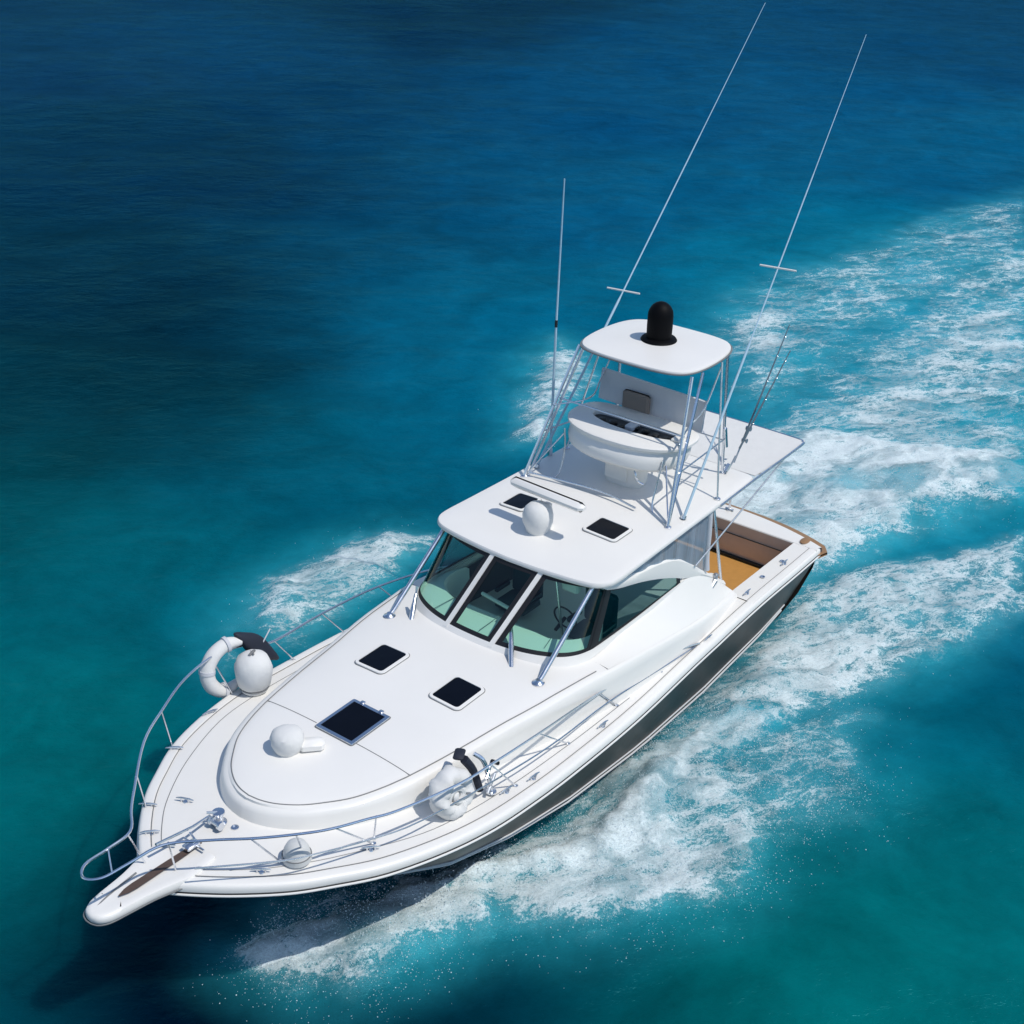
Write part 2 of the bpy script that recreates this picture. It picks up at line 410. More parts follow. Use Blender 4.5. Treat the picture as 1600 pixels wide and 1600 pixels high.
# ---- hatches
def hatch(cx, cy, a, b, zf, name="deck_hatch", r=.09, fr=.045, parent=boat, rot=0, metal=False, label=None):
    o1 = rrect(cx, cy, a, b, r, rot); o2 = rrect(cx, cy, a-2*fr, b-2*fr, max(.01, r-fr*.8), rot)
    c = np.array([cx, cy]); mb = MB(); rows = []
    for f, dz in ((1.0, -.03), (1.0, .012), (.985, .024)): rows.append([(c[0]+(x-c[0])*f, c[1]+(y-c[1])*f, zf(x, y)+dz) for x, y in o1])
    rows.append([(x, y, zf(x, y)+.026) for x, y in o2]); rows.append([(x, y, zf(x, y)+.004) for x, y in o2])
    mb.grid(rows, True); h = mb.build(name, CHROME if metal else WHITE, parent)
    if label: h["label"] = label
    # dark gasket line around
    gk = MB(); gk.tube([(c[0]+(x-c[0])*1.012, c[1]+(y-c[1])*1.012, zf(x, y)+.006) for x, y in o1], .007, 5, closed=True); gk.build("gasket", SEAM, h)
    pn = MB(); pts = [(x, y, zf(x, y)+.016) for x, y in o2]; pn.add(pts+[(cx, cy, zf(cx, cy)+.018)], [(i, (i+1) % len(pts), len(pts)) for i in range(len(pts))])
    pn.build("hatch_pane", HGLASS, h, smooth=False)
    return h
big = hatch(10.31, .02, .78, .68, top_z, r=.03, fr=.055, metal=True, label="large square deck hatch in a polished metal frame")
for y in (-.17, .17): MB().box((9.93, .02+y, top_z(10, 0)+.035), (.07, .07, .03), bev=.01).build("hinge", CHROME, big)
hatch(8.93, -.68, .66, .56, top_z); hatch(8.91, .70, .66, .56, top_z)

# ---- windshield
HB = [(4.1, 1.5, 2.34), (4.7, 1.53, 2.355), (5.6, 1.56, 2.365), (6.5, 1.57, 2.385), (6.95, 1.55, 2.395), (7.25, 1.43, 2.4), (7.45, 1.2, 2.4), (7.6, .85, 2.4), (7.68, .43, 2.4), (7.70, 0, 2.4)]
HT = [(4.1, 1.49, 2.40), (4.68, 1.46, 2.66), (5.5, 1.45, 2.94), (6.15, 1.45, 3.13), (6.4, 1.43, 3.30), (6.55, 1.32, 3.33), (6.66, 1.12, 3.34), (6.76, .8, 3.35), (6.83, .4, 3.36), (6.85, 0, 3.36)]
BB = crom(mirror(HB)+HB[-2::-1], 6); BT = crom(mirror(HT)+HT[-2::-1], 6)   # s=0 starboard aft ... s=1 port aft
nB = len(BB)-1
def Wp(s, v, off=0.0):
    k = min(max(s, 0), 1)*nB; i = min(int(k), nB-1); f = k-i
    b = np.array(BB[i])*(1-f)+np.array(BB[i+1])*f; t = np.array(BT[i])*(1-f)+np.array(BT[i+1])*f
    bb = np.array(BB[i+1])-np.array(BB[i]); up = t-b
    if np.linalg.norm(up) < .2: up = np.array([-.3, 0, 1.])
    n = np.cross(bb, up); n /= np.linalg.norm(n)
    c = np.array([5.0, 0, 2.8]); 
    if np.dot(n, b-c) < 0: n = -n
    return tuple(b+(t-b)*v+n*off)
def s_of_y(y, top=False, front=True):
    L = BT if top else BB; best = None
    for i, p in enumerate(L):
        if front and p[0] < 6.3: continue
        d = abs(p[1]-y)
        if best is None or d < best[0]: best = (d, i/nB)
    return best[1]
def ribbon(mb, s0f, s1f, v0, v1, o0, o1, ns=10, nv=8):
    """thick patch; s0f,s1f functions of v (or numbers)"""
    f0 = s0f if callable(s0f) else (lambda v: s0f); f1 = s1f if callable(s1f) else (lambda v: s1f)
    for o in (o0, o1):
        mb.grid([[Wp(f0(v)+(f1(v)-f0(v))*a, v, o) for a in np.linspace(0, 1, ns+1)] for v in np.linspace(v0, v1, nv+1)])
    for f in (f0, f1): mb.grid([[Wp(f(v), v, o) for o in (o0, o1)] for v in np.linspace(v0, v1, nv+1)])
    for v in (v0, v1): mb.grid([[Wp(f0(v)+(f1(v)-f0(v))*a, v, o) for o in (o0, o1)] for a in np.linspace(0, 1, ns+1)])
    return mb
ws = MB(); 
ribbon(ws, .0, 1, -.12, .03, -.02, .03, ns=100, nv=1)
wind = ws.build("windshield", WHITE, boat)
def lin_s(yb, yt):
    a, b = s_of_y(yb), s_of_y(yt, True); return lambda v: a+(b-a)*v
def shift(f, d): return lambda v: f(v)+d
dS = 1/nB
mulls = [lin_s(-.52, -.24), lin_s(.38, .58)]
sP0 = 3.75*6/nB; sP1 = 1-sP0     # corner pillars
pill = [lambda v: sP0-.012*v, lambda v: sP1+.012*v]
mw_ = .0052; bw = .011
edges = [(lambda v: 0.012, shift(pill[0], -.008)), (shift(pill[0], .008), shift(mulls[0], -mw_)), (shift(mulls[0], mw_), shift(mulls[1], -mw_)), (shift(mulls[1], mw_), shift(pill[1], -.008)), (shift(pill[1], .008), lambda v: .988)]
for k, (a, b) in enumerate(edges):
    side = k in (0, 4)
    g = MB(); g.grid([[Wp(a(v)+(b(v)-a(v))*t, v, .012) for t in np.linspace(0, 1, 25)] for v in np.linspace(.04, .98, 9)])
    pane = g.build("side_window" if side else "windshield_pane", GLASS2 if side else GLASS, wind)
    s = MB(); 
    ribbon(s, a, shift(a, bw), .03, .99, .014, .02); ribbon(s, shift(b, -bw), b, .03, .99, .014, .02)
    ribbon(s, a, b, .03, .085, .0142, .0205, ns=24, nv=2); ribbon(s, a, b, .93, .99, .0142, .0205, ns=24, nv=2)
    s.build("pane_seal", BLACK, wind)
for m in mulls:
    s = MB(); ribbon(s, shift(m, -mw_), shift(m, mw_), -.02, 1.0, .0, .035, ns=2); s.build("mullion", WHITE, wind)
for m in pill:
    s = MB(); ribbon(s, shift(m, -.009), shift(m, .009), .0, 1.0, .0, .024, ns=4); s.build("corner_pillar", BLACK, wind)
# side arch (white coaming that frames the side window)
AR = [(6.55, 3.30), (6.1, 3.22), (5.5, 3.09), (5.0, 3.01), (4.5, 2.87), (4.1, 2.66), (3.7, 2.38), (3.2, 2.02), (2.9, 1.8), (2.62, 1.62)]
LO = [(6.42, 3.22), (6.1, 3.10), (5.5, 2.93), (5.0, 2.76), (4.5, 2.56), (4.1, 2.37), (3.7, 2.22), (3.2, 1.98), (2.9, 1.76), (2.62, 1.56)]
for s in (1, -1):
    a = MB(); A = crom(AR, 4); L = crom(LO, 4); rows = []
    for (xa, za), (xl, zl) in zip(A, L):
        rows.append([(xl, s*1.45, zl), (xl, s*1.515, zl-.005), ((xl+xa)/2, s*1.54, (zl+za)/2), (xa, s*1.525, za), (xa, s*1.49, za+.03), (xa, s*1.44, za)])
    a.grid(rows, True); a.build("window_arch", WHITE, boat)
# curtains
for s in (1, -1):
    c = MB(); xs_ = np.linspace(6.2, 3.45, 30); rows = []
    for x in xs_:
        zb = float(np.interp(-x, [-p[0] for p in AR], [p[1] for p in AR]))+.02
        rows.append([(x, s*(1.5+.02*math.sin(x*13)*(1-abs(t-.5))), zb+(3.36-zb)*t) for t in np.linspace(0, 1, 6)])
    c.grid(rows); c.build("clear_curtain", VINYL, boat)
    c = MB(); c.tube([(3.42, s*1.5, 3.34), (3.4, s*1.51, 2.9), (3.38, s*1.5, 2.5), (3.36, s*1.52, 2.2)], .055, 10, smooth=4); c.build("rolled_curtain", GREYF, boat)

# ---- interior seen through the glass
d = MB(); rows = []
for s in np.linspace(sP0-.03, sP1+.03, 50):
    b = np.array(Wp(s, 0)); c = np.array([5.9, b[1]*.75, 2.42]); dirn = (c-b); dirn /= np.linalg.norm(dirn)
    rows.append([tuple(b+dirn*.04+np.array([0, 0, .015])), tuple(b+dirn*.25+np.array([0, 0, .035])), tuple(b+dirn*.5+np.array([0, 0, .045])), tuple(b+dirn*.56+np.array([0, 0, .0])), tuple(b+dirn*.58+np.array([0, 0, -.5]))])
d.grid(rows); dash = d.build("dashboard", WHITE, boat)
for y in (-.9, .02, 1.05):
    MB().tube([(7.55 if abs(y) < 1 else 7.3, y, 2.465), (7.05, y*.94, 2.478)], .006, 5).build("dash_seam", SEAM, dash)
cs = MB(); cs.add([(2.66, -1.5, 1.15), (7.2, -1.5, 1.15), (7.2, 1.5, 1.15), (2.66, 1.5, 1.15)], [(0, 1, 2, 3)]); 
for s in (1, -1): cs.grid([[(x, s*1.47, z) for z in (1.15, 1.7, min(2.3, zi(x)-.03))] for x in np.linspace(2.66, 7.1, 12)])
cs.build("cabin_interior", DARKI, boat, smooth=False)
def helm_seat(x, y, name, mat=SEATI):
    s = MB(); s.box((x, y, 1.4), (.3, .3, .5), bev=.03); s.box((x, y, 1.75), (.55, .6, .16), bev=.05); s.box((x-.27, y, 2.1), (.14, .6, .62), bev=.05)
    for q in (-.32, .32): s.box((x, y+q, 1.95), (.4, .07, .08), bev=.03)
    return s.build(name, mat, boat)
helm_seat(5.6, .75, "helm_seat"); helm_seat(5.6, -.7, "helm_seat")
st = MB(); st.tube([(6.35+.05*math.sin(q), .75+.2*math.cos(q), 2.4+.2*math.sin(q)) for q in np.linspace(0, 2*math.pi, 25)[:-1]], .015, 6, closed=True); st.tube([(6.35, .75, 2.4), (6.6, .75, 2.3)], .03, 8); st.build("steering_wheel", BLACK, boat)
MB().tube([(6.75, -.55, 2.52), (6.85, .1, 2.52)], .03, 8).build("grab_bar", WHITE, dash)
MB().box((6.5, .93, 3.12), (.12, .3, .22), bev=.03).build("overhead_radio_box", WHITE, boat)
MB().tube([(6.72, .8, 3.3), (6.47, .8, 2.1)], .02, 8).build("cabin_post", CHROME, boat)

# ---- hardtop
HO = [(6.90, 0), (6.88, .45), (6.84, .85), (6.79, 1.2), (6.72, 1.45), (6.58, 1.6), (6.35, 1.66), (5.8, 1.65), (4.9, 1.63), (3.9, 1.61), (2.9, 1.59), (2.2, 1.57), (2.02, 1.5), (1.98, 1.2), (1.98, .5), (1.98, 0)]
HO = crom(HO, 3); hout = HO+mirror(HO[1:-1])[::-1]
HTZ = 3.44
ht = disc_slab(hout, lambda x, y: HTZ-.0*x, .07, .10, rr=.05)
hardtop = ht.build("hardtop", WHITE, boat)
def ht_z(x, y):
    # analytic crown of the slab
    c = np.array(hout).mean(0); d = np.array([x, y])-c; 
    f = max(abs(d[0])/(6.9-c[0] if d[0] > 0 else c[0]-1.98), abs(d[1])/1.63); f = min(1, f)
    return HTZ+.07*(1-f*f)
hatch(5.3, .75, .56, .62, ht_z, "roof_hatch", r=.08); hatch(5.42, -.84, .56, .48, ht_z, "roof_hatch", r=.08)
# awning behind the hardtop
fr = MB(); AW = [(3.25, 1.60, 3.38), (1.95, 1.58, 3.40), (.35, 1.56, 3.40), (.16, 1.5, 3.40), (.1, 1.35, 3.40), (.08, 0, 3.40), (.1, -1.35, 3.40), (.16, -1.5, 3.40), (.35, -1.56, 3.40), (1.95, -1.58, 3.4), (3.25, -1.6, 3.38)]
fr.tube(AW, .024, 8, smooth=3); awf = fr.build("awning_frame", CHROME, boat)
MB().tube([(1.75, -1.56, 3.375), (1.75, 1.56, 3.375)], .02, 8).build("crossbar", CHROME, awf)
aw = MB(); aw.grid([[(x, y*1.53, 3.415-.035*math.sin(math.pi*(x-.1)/1.85)*(1-.3*y*y)) for y in np.linspace(-1, 1, 13)] for x in np.linspace(.1, 1.96, 10)])
aw.grid([[(x, y*1.53, 3.405-.035*math.sin(math.pi*(x-.1)/1.85)*(1-.3*y*y)) for y in np.linspace(-1, 1, 13)] for x in np.linspace(.1, 1.96, 10)])
aw.build("awning_cloth", FABRIC, boat)
for s in (1, -1):
    MB().tube([(3.3, s*1.5, 3.36), (2.6, s*1.47, 1.42)], .026, 10).build("roof_post", CHROME, boat)
    MB().tube([(3.82, s*1.56, 2.5), (.95, s*1.57, 3.39)], .016, 8).build("awning_brace", CHROME, boat)
    m = MB(); m.lathe([(.001, -.03), (.05, -.03), (.06, 0), (.05, .03), (.001, .03)], (3.05, s*1.55, 1.95), 12, 'y'); m.tube([(3.12, s*1.58, 1.9), (3.5, s*1.62, 1.72)], [.05, .015], 8); m.build("side_light", STEEL2, boat)
# heavy windshield support poles
for s in (1, -1):
    m = MB(); m.tube([(7.95, s*1.41, top_z(7.95, 1.4)+.01), (7.86, s*1.41, top_z(7.95, 1.4)+.06), (6.62, s*1.40, 3.35)], [.038, .038, .036], 12)
    m.lathe([(.001, -.01), (.09, -.01), (.095, .012), (.06, .03), (.04, .06), (.001, .06)], (7.95, s*1.41, top_z(7.95, 1.4)), 16)
    m.build("support_pole", CHROME, boat)
for a, b in (((7.55, -1.22, 2.62), (7.86, -1.06, 2.30)), ((7.36, .47, 2.66), (7.9, .89, 2.34))):
    m = MB(); m.tube([a, tuple((np.array(a)+np.array(b))/2), b], [.02, .045, .04], 10); m.lathe([(.001, -.03), (.05, -.03), (.05, .02), (.001, .03)], b, 12); m.build("wiper_motor", CHROME, boat)

# ---- radar on the hardtop
m = MB(); m.lathe([(.001, -.02), (.17, -.02), (.18, .02), (.2, .08), (.235, .18), (.24, .28), (.215, .38), (.15, .45), (.07, .475), (.001, .48)], (6.0, -.08, HTZ+.04), 28, wob=.02)
rad = m.build("covered_radar_base", FABRIC, boat)
m = MB(); m.lathe([(.001, 0), (.09, 0), (.075, .2), (.06, .42), (.001, .43)], (5.82, -.02, HTZ+.05), 16); m.build("radar_stalk", WHITE, boat)
m = MB(); m.box((0, 0, 0), (.2, 1.42, .16), bev=.06)
cr, sr = math.cos(R(-3)), math.sin(R(-3)); m.v = [(5.88+x*cr-y*sr, 0+x*sr+y*cr, 4.09+z) for x, y, z in m.v]; m.build("radar_bar", WHITE, boat)

# ---- tuna tower
tower = MB().tube([(2.28, -1.08, 4.05), (2.3, 1.08, 4.05)], .014, 8).build("tower_frame", CHROME, boat)
SZ = 5.62
for s in (1, -1):
    def leg(pts, r=.026, nm="tower_leg", sm=0): MB().tube([(x, s*y, z) for x, y, z in pts], r, 8, smooth=sm).build(nm, CHROME, tower)
    leg([(4.58, 1.40, HTZ+.02), (3.62, 1.06, SZ-.02)]); leg([(4.50, 1.36, HTZ+.02), (3.35, 1.10, SZ-.02)])
    leg([(2.3, 1.08, HTZ+.02), (2.42, 1.02, SZ-.02)]); leg([(3.2, 1.5, HTZ+.02), (2.75, 1.1, SZ-.02)], .017)
    leg([(4.58, 1.40, HTZ+.02), (4.32, .95, HTZ+.04), (4.15, .9, 3.9), (4.1, .95, 4.3)], .015, "tower_brace", 4)
    leg([(4.55, 1.39, HTZ+.03), (4.05, .98, 4.2)], .014, "tower_brace")
    
    leg([(4.2, 1.28, 4.2), (2.32, 1.08, 4.1)], .014, "tower_brace"); leg([(4.1, 1.2, 4.65), (3.4, .95, 4.62), (3.0, 1.0, 4.85), (2.5, .98, 5.45)], .014, "tower_brace", 4)
    for x, y in ((4.57, 1.4), (2.3, 1.08), (3.2, 1.5)): MB().lathe([(.001, -.01), (.055, -.01), (.055, .012), (.03, .03), (.001, .03)], (x, s*y, ht_z(x, y)), 12).build("foot_plate", CHROME, tower)
MB().tube([(3.93, -1.19, 4.72), (3.93, 1.19, 4.72)], .016, 8).build("tower_brace", CHROME, tower)
MB().tube([(3.0, -1.1, 3.62), (3.0, 1.1, 3.62)], .014, 8).build("tower_brace", CHROME, tower)
MB().tube([(4.5, -1.36, HTZ+.08), (4.45, 0, 3.6), (4.5, .75, 3.55)], .018, 8, smooth=4).build("tower_brace", CHROME, tower)
# sunshade
SO = crom([(3.95, 0), (3.93, .5), (3.85, .86), (3.66, 1.06), (3.3, 1.15), (2.75, 1.15), (2.3, 1.06), (2.04, .86), (1.94, .5), (1.92, 0)], 5); SO = [(2.93+(x-2.93)*.96, y*.955) for x, y in SO]; sout = SO+mirror(SO[1:-1])[::-1]
sh = disc_slab(sout, lambda x, y: SZ+.06, .05, .07, rr=.03); shade = sh.build("sunshade", WHITE, boat)
e = MB(); e.tube([(x+.012*(1 if x > 2.9 else -1), y*1.01, SZ+.018) for x, y in sout], .014, 6, closed=True); e.build("sunshade_edge", SEAM, shade)
m = MB(); m.lathe([(.001, -.02), (.29, -.02), (.3, .0), (.28, .03), (.21, .05), (.001, .05)], (2.86, -.03, SZ+.11), 32); dm = m.build("dome_flange", DOMEB, boat)
m = MB(); prof = [(.001, 0), (.205, 0), (.21, .2), (.208, .38)]+[(.208*math.cos(R(q)), .38+.23*math.sin(R(q))) for q in (12, 24, 36, 48, 60, 72, 82)]+[(.001, .61)]
m.lathe(prof, (2.86, -.03, SZ+.14), 40); m.build("satellite_dome", DOMEB, boat)
# tower helm console
def sup(cx, cy, a, b, n=40, p=2.7, bow=0):
    out = []
    for k in range(n):
        q = 2*math.pi*k/n; c, s = math.cos(q), math.sin(q); x = a*abs(c)**(2/p)*(1 if c > 0 else -1); y = b*abs(s)**(2/p)*(1 if s > 0 else -1)
        out.append((cx+x-bow*(y/b)**2, cy+y))
    return out
m = MB(); rows = []
for (cx, a, b, z, bow) in ((3.68, .22, .34, 3.50, 0), (3.68, .24, .36, 3.56, 0), (3.66, .25, .38, 4.0, 0), (3.74, .42, .78, 4.02, .06), (3.78, .53, .94, 4.05, .1), (3.80, .59, 1.02, 4.12, .12), (3.79, .61, 1.05, 4.22, .13), (3.76, .60, 1.05, 4.31, .13), (3.73, .58, 1.04, 4.37, .13), (3.71, .60, 1.07, 4.40, .14), (3.70, .645, 1.13, 4.43, .14), (3.70, .645, 1.13, 4.47, .14), (3.70, .60, 1.08, 4.495, .14)):
    rows.append([(x, y+.03, z) for x, y in sup(cx, 0, a, b, bow=bow)])
inner = sup(3.66, .12, .21, .84, bow=.08); rows.append([(x, y, 4.50) for x, y in inner]); rows.append([(x, y, 4.42) for x, y in inner])
m.grid(rows, True); con = m.build("tower_console", WHITE, boat)
m = MB(); m.add([(x, y, 4.43) for x, y in inner], [tuple(range(len(inner)))]); m.build("instrument_well", DARKC, con, smooth=False)
for k in range(7):
    q = rng.random(2); MB().box((3.6+q[0]*.12, -.5+k*.2, 4.45), (.14, .1+.05*q[1], .05), rot=q[1], bev=.015).build("instrument", DARKC, con)
m = MB(); m.box((3.62, .05, 4.47), (.25, .16, .09), bev=.02); m.build("throttle_box", GREYF, con)
m = MB(); m.box((3.62, .93, 4.52), (.3, .14, .06), bev=.02); m.build("cup_holder", WHITE, con)
m = MB(); m.tube([(4.02, .4, 3.9), (4.1, .45, 4.0), (4.15, .5, 3.9), (4.1, .52, 3.8), (4.05, .6, 3.75)], .02, 8, smooth=4); m.build("deck_horn", CHROME, con)
m = MB(); m.box((3.92, -.02, 3.78), (.03, .42, .36), bev=.01); m.build("console_door", WHITE, con)
# tower bench backrest
m = MB(); m.grid([[(2.96-.06*t+dx, y, 4.42+.52*t-.03*y) for t in np.linspace(0, 1, 4)] for y in np.linspace(-1.06, .96, 9) for dx in (0,)])
m.v = [(x, y, z) for x, y, z in m.v]; k = len(m.v); m.grid([[(2.91-.06*t, y, 4.42+.52*t-.03*y) for t in np.linspace(0, 1, 4)] for y in np.linspace(-1.06, .96, 9)])
for t in (0, 1): m.grid([[(2.96-.06*t, y, 4.42+.52*t-.03*y), (2.91-.06*t, y, 4.42+.52*t-.03*y)] for y in np.linspace(-1.06, .96, 9)])
for y in (-1.06, .96): m.grid([[(2.96-.06*t, y, 4.42+.52*t-.03*y), (2.91-.06*t, y, 4.42+.52*t-.03*y)] for t in np.linspace(0, 1, 4)])
m.build("tower_backrest", GREYF, boat)
m = MB(); m.box((3.02, -.27, 4.60), (.12, .52, .36), bev=.04); m.box((3.2, -.27, 4.40), (.4, .5, .12), bev=.04); m.tube([(3.2, -.27, 4.36), (3.25, -.27, HTZ+.04)], .05, 10)
m.build("tower_seat", simple("taupe_vinyl", (.23, .19, .165), .6, var=.12), boat)

# ---- outriggers, antenna
def rigger(s, tip):
    base = Vector((4.17, s*1.44, HTZ+.02)); t = Vector(tip)
    d = t-base
    m = MB(); m.tube([base, base+d*.35, base+d*.36, base+d*.7, base+d*.71, t], [.024, .020, .013, .011, .008, .0045], 8)
    o = m.build("outrigger_pole", FIBER, boat); return base, d, o
for s, tip, fr_, dx in ((1, (-1.0, 1.15, 10.2), (.51,), 1), (-1, (-1.95, -1.22, 10.36), (.37,), 1)):
    b, d, o = rigger(s, tip)
    MB().tube([b+Vector((0, 0, 0)), b+Vector((-.02, 0, .05))], .045, 10).build("outrigger_foot", CHROME, o)
    for f in fr_:
        c = b+d*f; h = .30
        MB().tube([c+Vector((.05, -h, 0)), c+Vector((-.05, h, 0))], .016, 6).build("spreader_bar", WHITE, o)
m = MB(); m.tube([(3.6, -1.56, 3.42), (3.61, -1.55, 5.6), (3.61, -1.55, 5.75), (3.63, -1.5, 8.24)], [.024, .022, .018, .011], 8); an = m.build("whip_antenna", FIBER, boat)
MB().tube([(3.61, -1.55, 5.78), (3.61, -1.549, 5.9)], .024, 8).build("antenna_ferrule", BLACK, an)
MB().box((3.6, -1.57, 3.5), (.08, .08, .16), bev=.02).build("antenna_mount", CHROME, an)

# ---- rails
RP = [(13.36, .62, 2.67), (13.01, 1.0, 2.67), (12.62, 1.34, 2.66), (12.3, 1.55, 2.64), (11.84, 1.68, 2.55), (11.42, 1.82, 2.49), (10.49, 2.03, 2.43), (9.73, 2.07, 2.37), (8.82, 2.06, 2.26), (7.19, 1.97, 2.0), (5.94, 1.97, 1.81), (4.9, 2.0, 1.6), (4.35, 2.04, 1.46)]
PL = [(13.59, .55, 2.36), (12.84, 1.22, 2.33), (12.46, 1.46, 2.32), (11.8, 1.7, 2.22), (11.09, 1.92, 2.17), (9.45, 2.09, 2.04), (8.36, 2.11, 1.93), (7.06, 2.04, 1.79), (5.57, 2.04, 1.6), (4.45, 2.04, 1.46)]
RS = [(13.31, -.83, 2.63), (12.57, -1.54, 2.59), (11.89, -2.0, 2.5), (11.2, -2.33, 2.5), (10.5, -2.46, 2.50), (9.8, -2.47, 2.33), (9.41, -2.42, 2.2), (8.33, -2.48, 2.14), (6.94, -2.55, 1.97), (5.5, -2.45, 1.72), (4.7, -2.2, 1.47)]
nose_p = [(13.77, .26, 2.68), (14.25, .215, 2.70), (14.58, .17, 2.70)]; nose_s = [(14.55, -.17, 2.68), (14.2, -.2, 2.66), (13.85, -.24, 2.66), (13.58, -.55, 2.65)]
top = RS[::-1]+nose_s[::-1]+[(14.7, 0, 2.69)]+nose_p[::-1]+RP
rail = MB().tube(top, .0175, 8, smooth=5).build("bow_rail", CHROME, boat)
MB().tube(PL, .012, 8, smooth=4).build("lower_rail", CHROME, rail)
MB().tube([(14.45, .19, 2.69), (14.2, -.2, 2.66)], .01, 6).build("rail_crosspiece", CHROME, rail)
for a, b in [((13.55, .15, 2.05), (13.7, .26, 2.67)), ((12.62, .95, None), (13.06, .98, 2.67)), ((12.35, 1.1, None), (12.66, 1.3, 2.66)), ((11.61, 1.56, None), (12.28, 1.55, 2.64)), ((11.54, 1.5, None), (11.72, 1.72, 2.54)), ((8.11, 2.08, None), (8.82, 2.06, 2.26)), ((6.81, 2.05, None), (7.19, 1.97, 2.0)), ((5.53, 2.03, None), (5.94, 1.97, 1.81)), ((9.4, 2.12, None), (9.9, 2.07, 2.39)),
             ((11.87, -1.88, None), (11.9, -2.0, 2.5)), ((12.98, -1.08, None), (13.06, -1.1, 2.61)), ((6.64, -2.32, None), (6.94, -2.55, 1.97)), ((7.96, -2.36, None), (8.33, -2.48, 2.14)), ((9.09, -2.34, None), (9.41, -2.42, 2.2)), ((10.4, -2.28, None), (10.6, -2.46, 2.5)), ((13.7, -.22, 2.07), (13.9, -.22, 2.66))]:
    z = a[2] if a[2] is not None else deck_z(a[0], a[1])+.0
    m = MB(); m.tube([(a[0], a[1], z), b], .012, 8); m.lathe([(.001, -.005), (.035, -.005), (.035, .01), (.001, .02)], (a[0], a[1], z), 10); m.build("stanchion", CHROME, rail)

# ---- bow pulpit and ground tackle
m = MB(); st_ = [(13.1, .34), (13.5, .40), (13.7, .36), (14.0, .28), (14.3, .235), (14.5, .205), (14.6, .17), (14.67, .11), (14.7, .03)]
def pul(dz, ins):
    P = [(x-(ins if x > 14.4 else 0), max(.0, y-ins), 2.06+.03*(x-13.5)+dz) for x, y in crom(st_, 3)]; return P+mirror(P[::-1])
m.grid([pul(.035, .12), pul(.045, .05), pul(.035, .015), pul(0, 0), pul(-.05, 0), pul(-.09, .02), pul(-.14, .07), pul(-.16, .14)])
n_ = len(pul(0, 0)); k = len(m.v)-n_
m.grid([[a, b] for a, b in zip(pul(.035, .12)[:n_//2], pul(.035, .12)[::-1][:n_//2])]); m.grid([[a, b] for a, b in zip(pul(-.16, .14)[:n_//2], pul(-.16, .14)[::-1][:n_//2])])
pulpit = m.build("bow_pulpit", WHITE, boat, angle=50)
m = MB(); m.tube([(p[0]+.012 if p[0] > 14 else p[0], p[1]*1.02, p[2]) for p in pul(-.055, -.008)], .009, 6); m.build("pulpit_trim", SEAM, pulpit)
m = MB(); rows = []
for x in np.linspace(13.05, 14.3, 12):
    y = I(x, [13.05, 13.3, 14.15, 14.3], [.025, .05, .06, .01]); z = 2.06+.03*(x-13.5)+.052 if x > 13.3 else max(deck_z(x, 0), 2.06+.03*(x-13.5)+.052-.0)
    rows.append([(x, .03-y, z+.012), (x, .03+y, z+.012)])
m.grid(rows); m.build("anchor_slot", simple("weathered_teak", (.085, .055, .042), .6, var=.4, vscale=18), pulpit)
m = MB(); m.tube([(13.9, -.15, 2.115), (14.3, -.10, 2.125), (14.6, -.04, 2.12)], .012, 6, smooth=4); m.build("anchor_line", SEAM, pulpit)
m = MB(); m.tube([(12.72, -.17, 2.2), (13.05, -.1, 2.28), (13.6, -.12, 2.36)], .018, 8); m.tube([(13.1, .06, 2.12), (13.14, .03, 2.22), (13.1, -.1, 2.22)], .014, 8, smooth=3); anc = m.build("anchor_shank", CHROME, boat)
zb = deck_z(12.6, 0)
m = MB(); m.lathe([(.001, 0), (.10, 0), (.10, .02), (.06, .04), (.05, .12), (.08, .15), (.08, .18), (.001, .19)], (12.62, -.12, zb), 16); m.lathe([(.001, -.09), (.06, -.09), (.06, -.05), (.035, -.04), (.035, .05), (.06, .06), (.06, .1), (.001, .1)], (12.72, -.06, zb+.09), 14, 'y'); m.tube([(12.62, -.12, zb+.17), (12.74, -.2, zb+.2)], .018, 8); m.build("windlass", CHROME, boat)
m = MB(); m.lathe([(.001, 0), (.05, 0), (.05, .012), (.03, .016), (.03, .004), (.001, .004)], (12.56, .1, deck_z(12.56, .1)), 16); m.build("deck_filler", CHROME, boat)
m = MB(); m.box((13.2, .03, 2.17), (.2, .13, .06), bev=.015); m.tube([(13.15, .2, 2.14), (13.15, -.16, 2.14)], .014, 8); m.tube([(13.3, -.14, 2.14), (13.42, -.32, 2.12)], .014, 8); m.build("anchor_roller", CHROME, boat)
def cleat(x, y, ang, L=.24):
    z = (deck_z(x, y) if x > 2.6 else sheer_z(x)+.02); c, s = math.cos(ang), math.sin(ang); m = MB()
    m.tube([(x-c*L/2, y-s*L/2, z+.045), (x-c*L/4, y-s*L/4, z+.055), (x+c*L/4, y+s*L/4, z+.055), (x+c*L/2, y+s*L/2, z+.045)], [.008, .014, .014, .008], 8)
    for q in (-.05, .05): m.tube([(x+c*q, y+s*q, z-.005), (x+c*q, y+s*q, z+.05)], .013, 8)
    m.lathe([(.001, 0), (.035, 0), (.03, .01), (.001, .012)], (x, y, z), 10)
    m.build("cleat", CHROME, boat)
for x, y, a in [(11.9, -1.8, 2.3), (12.95, -1.08, 2.2), (10.98, -2.12, 2.9), (12.6, -.78, 2.0), (13.3, -.62, 2.4), (11.72, 1.62, -.75), (9.6, 2.12, -.1), (9.1, 2.2, -.08), (7.4, 2.2, -.05), (4.13, 2.08, 0), (2.39, 1.85, 0), (1.0, 1.85, 0), (12.9, .92, -.9), (10.0, -2.15, 3.0)]: cleat(x, y, a)
